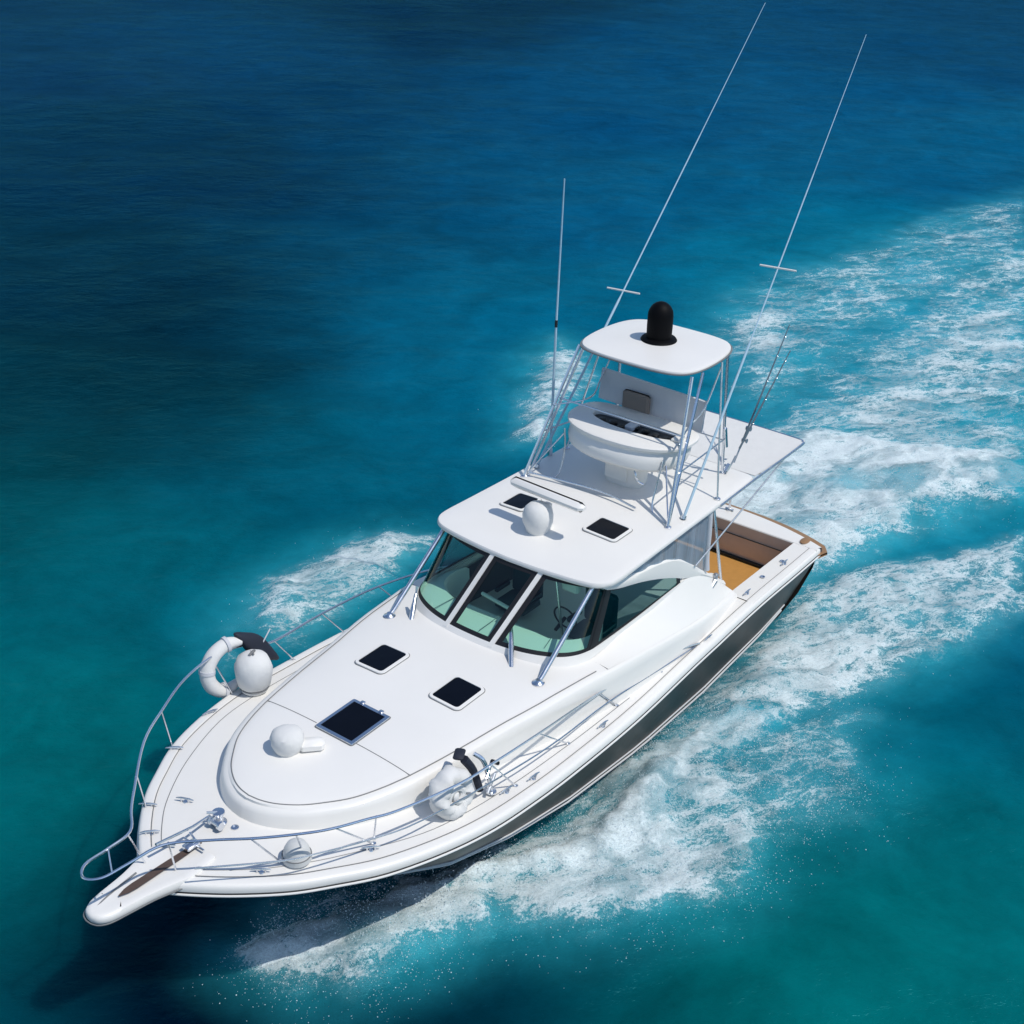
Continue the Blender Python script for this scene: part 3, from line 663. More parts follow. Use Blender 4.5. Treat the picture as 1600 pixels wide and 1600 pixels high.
for x in (1.7, .95): MB().lathe([(.001, 0), (.045, 0), (.045, .012), (.028, .014), (.028, -.04), (.001, -.05)], (x, 1.78, sheer_z(x)+.03), 14).build("rod_holder", CHROME, boat)
m = MB(); m.tube([(-.2, .05, 1.38), (-.2, .05, 1.85)], .022, 10); m.lathe([(.001, 0), (.05, 0), (.05, .03), (.001, .035)], (-.2, .05, 1.38), 12); m.tube([(-.2, -.03, 1.42), (-.2, .14, 1.42)], .02, 8); m.build("stern_light_post", CHROME, boat)

# covered searchlight on the trunk
m = MB(); z = top_z(11.15, -.2)
m.lathe([(.001, -.01), (.17, -.01), (.19, .03), (.215, .12), (.225, .22), (.20, .30), (.14, .35), (.06, .37), (.001, .372)], (11.26, -.26, z), 24, wob=.05); m.v = [(x, y, z+(q-z)*.86) for x, y, q in m.v]; s_ = m.build("covered_searchlight", FABRIC, boat)
m = MB(); m.box((11.06, -.02, z+.07), (.34, .2, .16), rot=-.75, bev=.045); m.build("light_mount", WHITE, s_)

# ------------------------------------------------------------------ loose gear lying on or hung from the boat
def thing(name, loc, label, cat, group=None): return empty(name, loc, label, cat, group)
# horseshoe lifebuoy on starboard rail
t = thing("horseshoe_lifebuoy", (10.5, -2.42, 1.9), "white horseshoe lifebuoy hung outside the far bow rail beside a bagged canister", "lifebuoy")
pts = [(10.2, -2.36, 1.92), (10.44, -2.42, 1.86), (10.63, -2.46, 2.02), (10.66, -2.5, 2.26), (10.52, -2.5, 2.47), (10.3, -2.46, 2.57), (10.08, -2.4, 2.54)]
MB().tube(pts, [.06, .1, .11, .11, .11, .1, .06], 14, smooth=6).build("float_cover", FABRIC, t)
for k in (1, 3, 5): 
    c = Vector(pts[k]); dn = (Vector(pts[k+1])-Vector(pts[k-1])).normalized(); MB().tube([c-dn*.025, c+dn*.025], .122, 14).build("strap", GREYF, t)
# bagged canister
t = thing("covered_canister", (10.12, -2.12, 1.84), "round white canvas bag tied over a canister on the far side deck", "covered canister")
m = MB(); m.lathe([(.001, 0), (.20, 0), (.24, .05), (.235, .10), (.27, .14), (.31, .28), (.325, .42), (.31, .55), (.25, .66), (.14, .735), (.05, .76), (.001, .762)], (10.12, -2.12, 1.83), 32, wob=.045); m.v = [(10.12+(x-10.12)*.85, -2.12+(y+2.12)*.85, 1.83+(z-1.83)*.86) for x, y, z in m.v]; m.build("canvas_bag", FABRIC, t)
m = MB(); m.tube([(10.12+.21*math.cos(q), -2.12+.21*math.sin(q), 1.912) for q in np.linspace(0, 2*math.pi, 30)[:-1]], .012, 6, closed=True); m.build("tie_cord", SEAM, t)
m = MB(); m.tube([(10.05, -2.15, 2.46), (10.12, -2.1, 2.51), (10.2, -2.1, 2.475)], .022, 8, smooth=3); m.tube([(10.1, -2.18, 2.465), (10.16, -2.05, 2.50)], .015, 8); m.build("lashing", SEAM, t)
# dark cushion behind
t = thing("dark_cushion", (9.75, -2.4, 2.2), "dark navy square cushion leaning on the far rail behind the white bag", "cushion")
m = MB(); rows = []
for i in range(17):
    ph = -math.pi/2+math.pi*i/16; sg = lambda v, e: math.copysign(abs(v)**e, v)
    rows.append([(.31*sg(math.cos(ph), .45)*sg(math.cos(q), .45), .10*sg(math.sin(ph), .9), .34*sg(math.cos(ph), .45)*sg(math.sin(q), .45)) for q in np.linspace(0, 2*math.pi, 33)[:-1]])
m.grid(rows, True)
ry = R(28); m.v = [(9.78+x*math.cos(ry)+z*math.sin(ry), -2.40+y-.12*z, 2.30-x*math.sin(ry)*-1+z*math.cos(ry)) for x, y, z in m.v]; m.build("cushion_pad", NAVY, t)
m = MB(); m.tube([(9.55, -2.34, 2.52), (9.78, -2.33, 2.3), (10.0, -2.34, 2.1)], .01, 6); m.build("piping", GREYF, t)
# rolled white cover on the port side deck
t = thing("rolled_canvas_cover", (10.35, 1.9, 1.85), "crumpled white canvas cover coiled in a roll under the near bow rail", "canvas cover")
def roll_pt(q, r, c, tilt=.5): 
    x = r*math.cos(q); h = r*math.sin(q); return (c[0]+x, c[1]-h*math.sin(tilt)*.5, c[2]+h*math.cos(tilt))
c0 = (10.42, 1.84, 2.15); m = MB()
rows = []
for i, q in enumerate(np.linspace(0, 2*math.pi, 41)[:-1]):
    cx, cy, cz = roll_pt(q, .24, c0); row = []
    for k in range(16):
        p = 2*math.pi*k/16; rr = .12*(1+.12*math.sin(5*q+2*p)+.08*math.sin(11*q+p))
        ox = rr*math.cos(p); row.append((cx+ox*math.cos(q), cy+rr*1.25*math.sin(p), cz+ox*math.sin(q)*.9))
    rows.append(row)
rows.append(rows[0]); m.grid(rows, True); m.build("cover_roll", FABRIC, t)
m = MB()
for r0, ph in ((.15, 0), (.10, 2.0), (.06, 4)): m.tube([roll_pt(q+ph, r0*(1-.1*q), (c0[0], c0[1]+.1, c0[2]-.02)) for q in np.linspace(0, 4.2, 16)], [.02, .045, .05, .03], 8)
m.build("cover_fold", FABRIC, t)
m = MB(); m.tube([(10.12, 1.8, 2.48), (10.0, 1.86, 2.25), (9.96, 1.95, 1.95)], [.06, .055, .05], 8, smooth=4); m.box((10.12, 1.72, 2.52), (.22, .14, .06), rot=.5, bev=.02); m.build("strap", NAVY, t)
# chrome clamp next to it
t = thing("steel_clamp_bracket", (9.75, 1.95, 1.8), "shiny steel clamp bracket on the near rail beside the coiled canvas", "bracket")
m = MB(); m.tube([(9.92, 1.8, 2.45), (9.85, 1.9, 2.35), (9.82, 1.97, 2.12), (9.78, 2.0, 1.86)], [.03, .035, .03, .03], 10, smooth=4); m.tube([(9.7, 1.93, 2.25), (9.9, 2.0, 2.12)], .022, 8); m.tube([(9.62, 1.93, 2.0), (9.9, 2.03, 1.9)], .022, 8); m.lathe([(.001, 0), (.07, 0), (.07, .02), (.001, .03)], (9.78, 2.0, 1.83), 12); m.build("clamp_arm", CHROME, t)
m = MB(); m.tube([(9.72, 1.95, 2.28), (9.62, 1.98, 2.2)], .03, 8); m.build("clamp_grip", BLACK, t)
# ball fender
t = thing("ball_fender", (12.5, 1.12, 2.0), "small round white fender standing on the near foredeck by the rail", "fender")
zf_ = deck_z(12.5, 1.12)
m = MB(); m.lathe([(.001, 0), (.16, 0), (.185, .03), (.185, .09), (.17, .105), (.165, .13), (.155, .18), (.12, .245), (.06, .275), (.001, .28)], (12.46, 1.08, zf_), 28); m.build("fender_body", simple("offwhite_vinyl", (.6, .61, .6), .45), t)
m = MB(); m.tube([(12.46+.178*math.cos(q), 1.08+.178*math.sin(q), zf_+.10) for q in np.linspace(0, 2*math.pi, 30)[:-1]], .008, 6, closed=True); m.build("fender_band", SEAM, t)
# fishing rods
for k, (b, tp, lab) in enumerate((((2.0, 1.13, 3.55), (.63, 1.2, 5.67), "longer thin fishing rod standing in a holder behind the tower"), ((2.22, 1.15, 3.5), (.95, 1.42, 5.35), "shorter thin fishing rod standing just aft of the tower leg"))):
    t = thing("fishing_rod", b, lab, "fishing rod", "fishing rods on the tower")
    b, tp = Vector(b), Vector(tp); d = tp-b; MB().tube([b+d*.18, b+d*.6, tp], [.018, .014, .008], 6).build("rod_blank", RODP, t)
    MB().tube([b, b+d*.12], .015, 8).build("rod_grip", STEEL2, t)
    g = MB()
    for f in (.4, .6, .78, .92):
        c = b+d*f; g.tube([c+Vector((.02*math.cos(q), .02*math.sin(q), -.015)) for q in np.linspace(0, 6.28, 9)[:-1]], .003, 4, closed=True)
    g.build("line_guide", CHROME, t)
    m = MB(); c = b+d*.24+Vector((-.05, 0, 0)); m.lathe([(.001, -.045), (.04, -.045), (.04, -.03), (.022, -.028), (.022, .028), (.04, .03), (.04, .045), (.001, .045)], c, 12, 'y'); m.build("reel", STEEL2, t)
# the rod holder tube on the tower leg
m = MB(); m.tube([(2.3, 1.1, 3.95), (2.36, 1.08, 4.3)], .035, 10); m.tube([(2.3, 1.14, 3.5), (2.2, 1.15, 3.6)], .04, 8); m.build("rod_rack", CHROME, boat)

# ------------------------------------------------------------------ water
ANCH = np.array([(-26.7,-55.6,0.0015,0.0382,0.1274),(-35.4,-73.6,0.0015,0.0319,0.1144),(-37.0,-51.6,0.0000,0.0529,0.1714),(-50.9,-48.6,0.0000,0.0168,0.0802),(-46.5,-49.1,0.0000,0.0194,0.0887),(-49.9,-33.5,0.0000,0.0704,0.2051),(-65.7,-24.7,0.0000,0.0612,0.1878),(-83.5,-22.8,0.0000,0.0452,0.1559),(-13.6,-34.3,0.0000,0.0319,0.0976),(-15.8,-27.6,0.0000,0.0262,0.0908),(-26.8,-32.6,0.0000,0.0382,0.1274),(-22.3,-25.1,0.0000,0.0908,0.2232),(-32.0,-27.3,0.0000,0.0802,0.2232),(-23.5,-16.7,0.0000,0.1144,0.2623),(-43.5,-21.9,0.0000,0.0908,0.2423),(-37.2,-9.5,0.0000,0.1144,0.2623),(-4.3,-26.0,0.0000,0.0343,0.0802),(-2.4,-17.8,0.0000,0.0212,0.0452),(-6.7,-20.5,0.0000,0.0296,0.0762),(-10.4,-19.3,0.0000,0.0908,0.2051),(-6.0,-15.2,0.0000,0.1144,0.2232),(-8.4,-12.5,0.0000,0.1413,0.2705),(-3.1,-8.3,0.0000,0.1413,0.2542),(2.7,-16.8,0.0000,0.0452,0.0762),(1.7,-14.4,0.0000,0.0382,0.0648),(1.7,-11.1,0.0000,0.0908,0.1500),(5.9,-13.6,0.0000,0.0802,0.1070),(0.8,-6.1,0.0000,0.1274,0.2232),(8.0,-9.7,0.0000,0.1221,0.1620),(6.2,-8.2,0.0000,0.1500,0.2159),(2.1,-7.7,0.0000,0.1274,0.2051),(10.6,-6.2,0.0000,0.1500,0.1812),(12.5,-4.6,0.0000,0.1559,0.1812),(13.8,-2.6,0.0000,0.1070,0.1356),(14.8,-1.3,0.0000,0.0704,0.1070),(13.7,-1.0,0.0000,0.0116,0.0423),(13.1,-0.3,0.0000,0.0044,0.0232),(13.4,0.6,0.0000,0.0070,0.0319),(13.0,1.0,0.0000,0.0168,0.0482),(12.3,-0.8,0.0000,0.0130,0.0482),(12.1,2.2,0.0000,0.0343,0.0704),(11.3,3.0,0.0000,0.0452,0.0802),(10.0,4.6,0.0000,0.1221,0.1413),(8.5,5.2,0.0000,0.1500,0.1620),(7.9,6.3,0.0000,0.1946,0.2086),(6.8,7.6,0.0000,0.1620,0.1812),(4.3,6.7,0.0000,0.1714,0.2051),(0.8,5.8,0.0000,0.1274,0.1946),(2.2,4.7,0.0000,0.1413,0.2232),(9.8,3.5,0.0000,0.0578,0.0976),(7.3,5.0,0.0000,0.1221,0.1559),(-21.0,-7.6,0.0000,0.1714,0.3050),(-17.8,-1.9,0.0000,0.2232,0.3763),(-9.6,-3.9,0.0000,0.1559,0.2831),(10.7,0.9,0.0000,0.0704,0.1413),(4.0,2.7,0.0000,0.1144,0.2051),(0.0,1.9,0.0000,0.1559,0.2623),(-4.4,3.3,0.0000,0.1714,0.2831),(-1.6,5.6,0.0000,0.1022,0.2051),(-5.8,-8.3,0.0000,0.1559,0.2831),(6.9,-4.8,0.0000,0.1413,0.2232),(-9.8,-0.5,0.0030,0.2623,0.4020),(-8.3,1.7,0.0030,0.2623,0.4020)])  # water tones; the darkest points, round the bow, hold painted hull shade
REG = {
 'port_band': [(12.53, 0.37), (11.88, 0.57), (11.13, 0.8), (10.1, 1.18), (8.53, 1.68), (7.54, 2.06), (6.71, 1.87), (5.36, 1.94), (4.42, 2.13), (3.28, 2.16), (1.93, 2.26), (0.93, 2.82), (-0.1, 3.73), (0.73, 4.03), (2.03, 3.84), (3.1, 3.41), (4.3, 3.32), (5.41, 3.13), (5.85, 4.04), (6.46, 4.42), (7.23, 4.69), (8.01, 4.42), (8.54, 4.02), (9.58, 3.31), (10.21, 2.15), (10.72, 1.73), (11.23, 1.92), (11.8, 1.75), (12.27, 1.68), (12.46, 1.02)],
 'port_core': [(12.03, 0.71), (10.91, 1.07), (9.55, 1.66), (8.03, 2.26), (6.94, 2.22), (5.29, 2.24), (3.7, 2.52), (3.82, 2.95), (5.25, 2.81), (6.32, 2.98), (7.2, 3.73), (8.24, 3.29), (9.29, 2.59), (10.32, 1.71), (11.29, 1.63), (11.96, 1.34)],
 'port_mist': [(12.53, 0.27), (11.79, -0.13), (10.76, 0.46), (9.69, 0.96), (8.51, 1.44), (7.12, 1.63), (5.96, 1.81), (5.36, 1.94), (6.71, 1.87), (7.54, 2.06), (8.53, 1.68), (10.1, 1.18), (11.52, 0.68)],
 'port_streak': [(5.34, 1.91), (3.72, 1.92), (1.75, 1.83), (-0.09, 1.8), (-1.37, 1.84), (-2.79, 2.56), (-4.49, 3.78), (-5.56, 4.21), (-2.51, 5.26), (-0.91, 4.88), (0.5, 4.45), (1.49, 4.2), (2.57, 3.62), (3.7, 2.52)],
 'port_lace': [(5.25, 2.81), (4.13, 3.12), (2.67, 3.79), (2.45, 4.32), (3.28, 4.49), (4.23, 5.13), (4.96, 5.28), (5.87, 4.71), (6.71, 4.55), (6.79, 4.02)],
 'stern': [(-4.03, -1.29), (-6.51, -2.02), (-9.69, -2.15), (-12.31, -2.1), (-14.96, -1.94), (-19.13, -2.05), (-23.61, -1.62), (-7.84, 3.71), (-6.66, 3.26), (-4.66, 2.47), (-3.04, 1.62), (-2.12, 1.35), (-2.69, 0.34)],
 'stern_core': [(-4.22, -1.07), (-6.85, -1.61), (-9.28, -1.09), (-12.78, -0.86), (-12.92, -0.04), (-10.34, 0.14), (-8.16, -0.08), (-8.87, 0.75), (-9.42, 1.95), (-10.6, 2.77), (-8.32, 3.54), (-5.38, 2.89), (-3.91, 1.8), (-2.7, 1.21), (-2.94, 0.21)],
 'stbd_wake': [(-12.03, -6.82), (-15.1, -7.91), (-18.13, -7.75), (-21.76, -7.24), (-27.3, -6.82), (-34.2, -5.2), (-24.3, -1.85), (-20.04, -2.8), (-16.21, -2.85), (-13.4, -3.35), (-9.95, -2.81), (-6.84, -2.2), (-6.95, -3.21), (-8.8, -4.79)],
 'stbd_wake_core': [(-12.15, -6.69), (-15.63, -7.76), (-16.56, -7.16), (-13.61, -5.02), (-12.26, -3.57), (-9.13, -3.12), (-7.5, -3.16), (-9.02, -4.54)],
 'stbd_aft': [(-2.18, -6.55), (-3.44, -7.31), (-5.11, -8.41), (-7.03, -9.56), (-8.61, -9.95), (-8.33, -8.79), (-6.98, -7.56), (-4.51, -6.65), (-2.71, -5.93)],
 'stbd_bow': [(7.32, -5.76), (6.56, -6.23), (5.56, -6.49), (4.65, -6.36), (3.64, -6.36), (2.66, -6.12), (2.44, -4.93), (3.82, -4.59), (5.32, -4.55), (6.85, -4.37), (7.43, -5.07)],
 'stbd_dot': [(8.41, -5.3), (7.96, -5.55), (7.43, -5.39), (7.92, -4.71), (8.46, -4.76)]}
PAR = {'port_band': (.80, .30, .40), 'port_core': (1.10, .45, .40), 'port_mist': (.66, .4, .35), 'port_streak': (.70, .4, .35), 'port_lace': (.56, .5, .5),
       'stern': (.70, .8, .6), 'stern_core': (.96, 1.2, .9), 'stbd_wake': (.54, 1.4, .9), 'stbd_wake_core': (.72, 1.2, .9), 'between': (.36, 1.2, 1.0), 'stern_milk': (.58, 1.0, .6), 'stbd_aft': (.80, .7, .5), 'stbd_bow': (.76, .6, .5), 'stbd_dot': (.55, .3, .2),
       'stern_churn': (.92, .6, .6), 'hull_side': (.55, .25, .35), 'bow_start': (1.0, .35, .35)}
REG['bow_start'] = [(12.75, .15), (11.5, .5), (10.2, 1.1), (9.6, 2.2), (10.4, 2.35), (11.2, 2.05), (11.95, 1.8), (12.6, 1.15)]
REG['between'] = [(-8, -3.2), (-12, -4.2), (-18, -5), (-26, -5.5), (-30, -2), (-20, -1.5), (-12, -1.8), (-8, -1.5)]
REG['stern_milk'] = [(-1.5, -2.2), (-8, -2.9), (-16, -3.4), (-26, -4.2), (-27, 3.4), (-9, 3.9), (-5, 3.0), (-2.5, 1.7)]
REG['stern_churn'] = [(-.2, -1.7), (-2.5, -2.0), (-5, -2.0), (-8, -1.7), (-8, 1.0), (-4.5, 2.2), (-2.2, 1.7), (-.3, 1.4)]
REG['hull_side'] = [(10.6, 1.3), (9, 1.7), (6, 1.75), (2, 1.7), (-1, 1.7), (-2, 2.3), (1, 2.5), (5, 2.35), (8, 2.2), (10.3, 1.7)]
def sdist(X, Y, poly):
    P = np.array(poly); n = len(P); d = np.full(X.shape, 1e9); ins = np.zeros(X.shape, bool)
    for i in range(n):
        x0, y0 = P[i]; x1, y1 = P[(i+1) % n]; ex, ey = x1-x0, y1-y0; L = ex*ex+ey*ey+1e-12
        t = np.clip(((X-x0)*ex+(Y-y0)*ey)/L, 0, 1); d = np.minimum(d, (X-x0-t*ex)**2+(Y-y0-t*ey)**2)
        c = ((y0 > Y) != (y1 > Y)); xc = x0+(Y-y0)*ex/(ey if abs(ey) > 1e-12 else 1e-12); ins ^= c & (X < xc)
    d = np.sqrt(d); return np.where(ins, d, -d)
def sst(a, b, v): t = np.clip((v-a)/(b-a), 0, 1); return t*t*(3-2*t)
def density(X, Y):
    D = np.zeros(X.shape); A = np.zeros(X.shape)
    m = (X > -37) & (X < 14.5) & (Y > -12.5) & (Y < 8.5)
    x, y = X[m], Y[m]; wob = (fbm(x*.9+3, y*.9+8, 4)-.5); wob2 = (fbm(x*3.1+31, y*3.1+18, 3)-.5)
    d = np.zeros(x.shape); a = np.zeros(x.shape)
    for k, poly in REG.items():
        amp, fi, fo = PAR[k]; s = sdist(x, y, poly); sj = s+wob*fi*1.1+wob2*.25
        d = np.maximum(d, amp*sst(-fo, fi, sj)); a = np.maximum(a, amp*sst(-fo*2.2-.4, fi*1.2+.3, s))
    D[m] = d; A[m] = a
    return D, A
WV = []
for k in range(34):
    lam = .55*(1.10**k); th = R(205)+rng.normal(0, .75); WV.append((lam, th, rng.random()*6.28, .0026*lam**.9))
def spacing(X, Y): 
    return .085*np.sqrt(1+(np.maximum(abs(X-3), abs(Y-0))/4.56)**2)
def wave(X, Y, D, A):
    sp = spacing(X, Y); z = np.zeros(X.shape)
    for lam, th, ph, a in WV:
        k = 2*math.pi/lam; z += a*sst(1.0, .35, sp*3.2/lam)*np.sin(k*(X*math.cos(th)+Y*math.sin(th))+ph)
    near = sst(1.2, .4, sp*4)
    z += (.10*A+.24*D*D*(.3+fbm(X*1.1, Y*1.1, 3)*1.4)+.10*D*(fbm(X*3.3+9, Y*3.3, 3)-.5))*np.clip(near+.3, 0, 1)
    # bow wave crest thrown out from the port shoulder, trough along the hull
    z -= .05*np.exp(-((Y-1.9)**2)/.15)*np.exp(-((X-4)**2)/8)
    return z
def depth_shade_colour(X, Y):
    # smooth blend of tone points: sea-bed colour, plus bow shadow painted into the water
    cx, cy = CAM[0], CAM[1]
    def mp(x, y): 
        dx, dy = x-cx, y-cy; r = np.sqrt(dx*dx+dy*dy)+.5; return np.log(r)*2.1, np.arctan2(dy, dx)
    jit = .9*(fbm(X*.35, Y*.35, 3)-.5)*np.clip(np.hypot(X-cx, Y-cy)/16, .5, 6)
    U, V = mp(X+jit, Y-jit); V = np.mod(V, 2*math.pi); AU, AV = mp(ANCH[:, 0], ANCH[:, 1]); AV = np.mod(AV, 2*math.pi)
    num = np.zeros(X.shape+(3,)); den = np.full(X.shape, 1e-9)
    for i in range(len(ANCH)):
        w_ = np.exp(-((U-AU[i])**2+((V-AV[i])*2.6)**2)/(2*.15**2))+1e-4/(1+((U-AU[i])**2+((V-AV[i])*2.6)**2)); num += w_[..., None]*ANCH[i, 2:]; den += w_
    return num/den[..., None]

def water_material():
    m, nt, p = new_mat("sea_water"); L = nt.links
    tc = N(nt, "ShaderNodeTexCoord"); at = N(nt, "ShaderNodeAttribute", attribute_name="depth_shade_tint")
    n1 = noise_n(nt, .55, 8, .62, tc.outputs["Object"], .6); n2 = noise_n(nt, 2.4, 8, .65, tc.outputs["Object"], .3)
    v = math_n(nt, 'ADD', math_n(nt, 'MULTIPLY', n1.outputs[0], 2.1), math_n(nt, 'MULTIPLY', n2.outputs[0], .75))
    v = math_n(nt, 'ADD', v, -.42)
    mx = N(nt, "ShaderNodeMix", data_type='RGBA', blend_type='MULTIPLY'); mx.inputs[0].default_value = .55
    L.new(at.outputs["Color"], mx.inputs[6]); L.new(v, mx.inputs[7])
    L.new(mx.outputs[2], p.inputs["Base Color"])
    p.inputs["Roughness"].default_value = .13; p.inputs["IOR"].default_value = 1.33; p.inputs["Specular IOR Level"].default_value = .22; p.inputs['Specular Tint'].default_value = (.12, .55, 1, 1); p.subsurface_method = 'BURLEY'; p.inputs['Subsurface Weight'].default_value = .95; p.inputs['Subsurface Radius'].default_value = (.5, 1, 1); p.inputs['Subsurface Scale'].default_value = .9
    vr = N(nt, "ShaderNodeVectorRotate", rotation_type='Z_AXIS'); vr.inputs["Angle"].default_value = R(-127); L.new(tc.outputs["Object"], vr.inputs["Vector"])
    mp = N(nt, "ShaderNodeMapping"); mp.inputs["Scale"].default_value = (.62, 1.0, 1); L.new(vr.outputs[0], mp.inputs[0])
    b1 = noise_n(nt, 3.2, 7, .62, mp.outputs[0], .2); b2 = noise_n(nt, 14, 4, .6, mp.outputs[0]); b3 = noise_n(nt, .7, 3, .5, mp.outputs[0])
    h = math_n(nt, 'ADD', math_n(nt, 'ADD', math_n(nt, 'MULTIPLY', b1.outputs[0], .12), math_n(nt, 'MULTIPLY', b2.outputs[0], .03)), math_n(nt, 'MULTIPLY', b3.outputs[0], .3))
    b = N(nt, "ShaderNodeBump"); b.inputs["Strength"].default_value = .55; b.inputs["Distance"].default_value = 1.0
    L.new(h, b.inputs["Height"]); L.new(b.outputs[0], p.inputs["Normal"])
    p.inputs["Specular IOR Level"].default_value = 0
    gl = N(nt, "ShaderNodeBsdfGlossy"); gl.inputs[0].default_value = (.10, .50, .62, 1); gl.inputs["Roughness"].default_value = .16; L.new(b.outputs[0], gl.inputs["Normal"])
    lw = N(nt, "ShaderNodeLayerWeight"); lw.inputs[0].default_value = .5; L.new(b.outputs[0], lw.inputs["Normal"])
    f = math_n(nt, 'ADD', math_n(nt, 'MULTIPLY', math_n(nt, 'POWER', lw.outputs["Facing"], 4.0), .22), .02)
    ms = N(nt, "ShaderNodeMixShader"); L.new(f, ms.inputs[0]); L.new(p.outputs[0], ms.inputs[1]); L.new(gl.outputs[0], ms.inputs[2]); L.new(ms.outputs[0], nt.nodes["Material Output"].inputs[0])
    return m
def set_color(me, name, C):
    a = me.color_attributes.new(name, 'FLOAT_COLOR', 'POINT'); c = np.ones((len(me.vertices), 4), np.float32); c[:, :3] = C; a.data.foreach_set("color", c.ravel())
def set_float(me, name, v):
    a = me.attributes.new(name, 'FLOAT', 'POINT'); a.data.foreach_set("value", np.ascontiguousarray(v, dtype=np.float32).ravel())
NW = 760
u = np.linspace(-1, 1, NW); K = 6.9; ax = 4.56*np.sinh(K*u)
X, Y = np.meshgrid(ax+3, ax, indexing='ij')
D, A = density(X, Y); Z = wave(X, Y, D, A)
C = depth_shade_colour(X, Y)
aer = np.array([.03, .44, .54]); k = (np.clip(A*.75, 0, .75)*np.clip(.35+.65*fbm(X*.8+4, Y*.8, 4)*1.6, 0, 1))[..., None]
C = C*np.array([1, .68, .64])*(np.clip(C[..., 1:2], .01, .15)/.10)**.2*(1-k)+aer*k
def grid_mesh(name, X, Y, Z, mask=None):
    n, m_ = X.shape; idx = np.arange(n*m_).reshape(n, m_)
    F = np.stack([idx[:-1, :-1], idx[1:, :-1], idx[1:, 1:], idx[:-1, 1:]], -1).reshape(-1, 4)
    V = np.stack([X, Y, Z], -1).reshape(-1, 3); sel = None
    if mask is not None:
        q = (mask[:-1, :-1] | mask[1:, :-1] | mask[1:, 1:] | mask[:-1, 1:]).ravel(); F = F[q]
        sel = np.unique(F); re = np.zeros(n*m_, int); re[sel] = np.arange(len(sel)); F = re[F]; V = V[sel]
    me = bpy.data.meshes.new(name); me.vertices.add(len(V)); me.vertices.foreach_set("co", V.astype(np.float32).ravel())
    me.loops.add(F.size); me.loops.foreach_set("vertex_index", F.ravel().astype(np.int32)); me.polygons.add(len(F))
    me.polygons.foreach_set("loop_start", np.arange(0, F.size, 4, dtype=np.int32)); me.polygons.foreach_set("loop_total", np.full(len(F), 4, np.int32))
    me.update(calc_edges=True); me.validate(); me.polygons.foreach_set("use_smooth", np.ones(len(me.polygons), bool))
    return me, sel
me, _ = grid_mesh("water", X, Y, Z); set_color(me, "depth_shade_tint", C.reshape(-1, 3)); me.materials.append(water_material())
wo = bpy.data.objects.new("water", me); COL.objects.link(wo); tag(wo, "clear teal and deep blue sea surface with fine ripples", None, None, "structure")

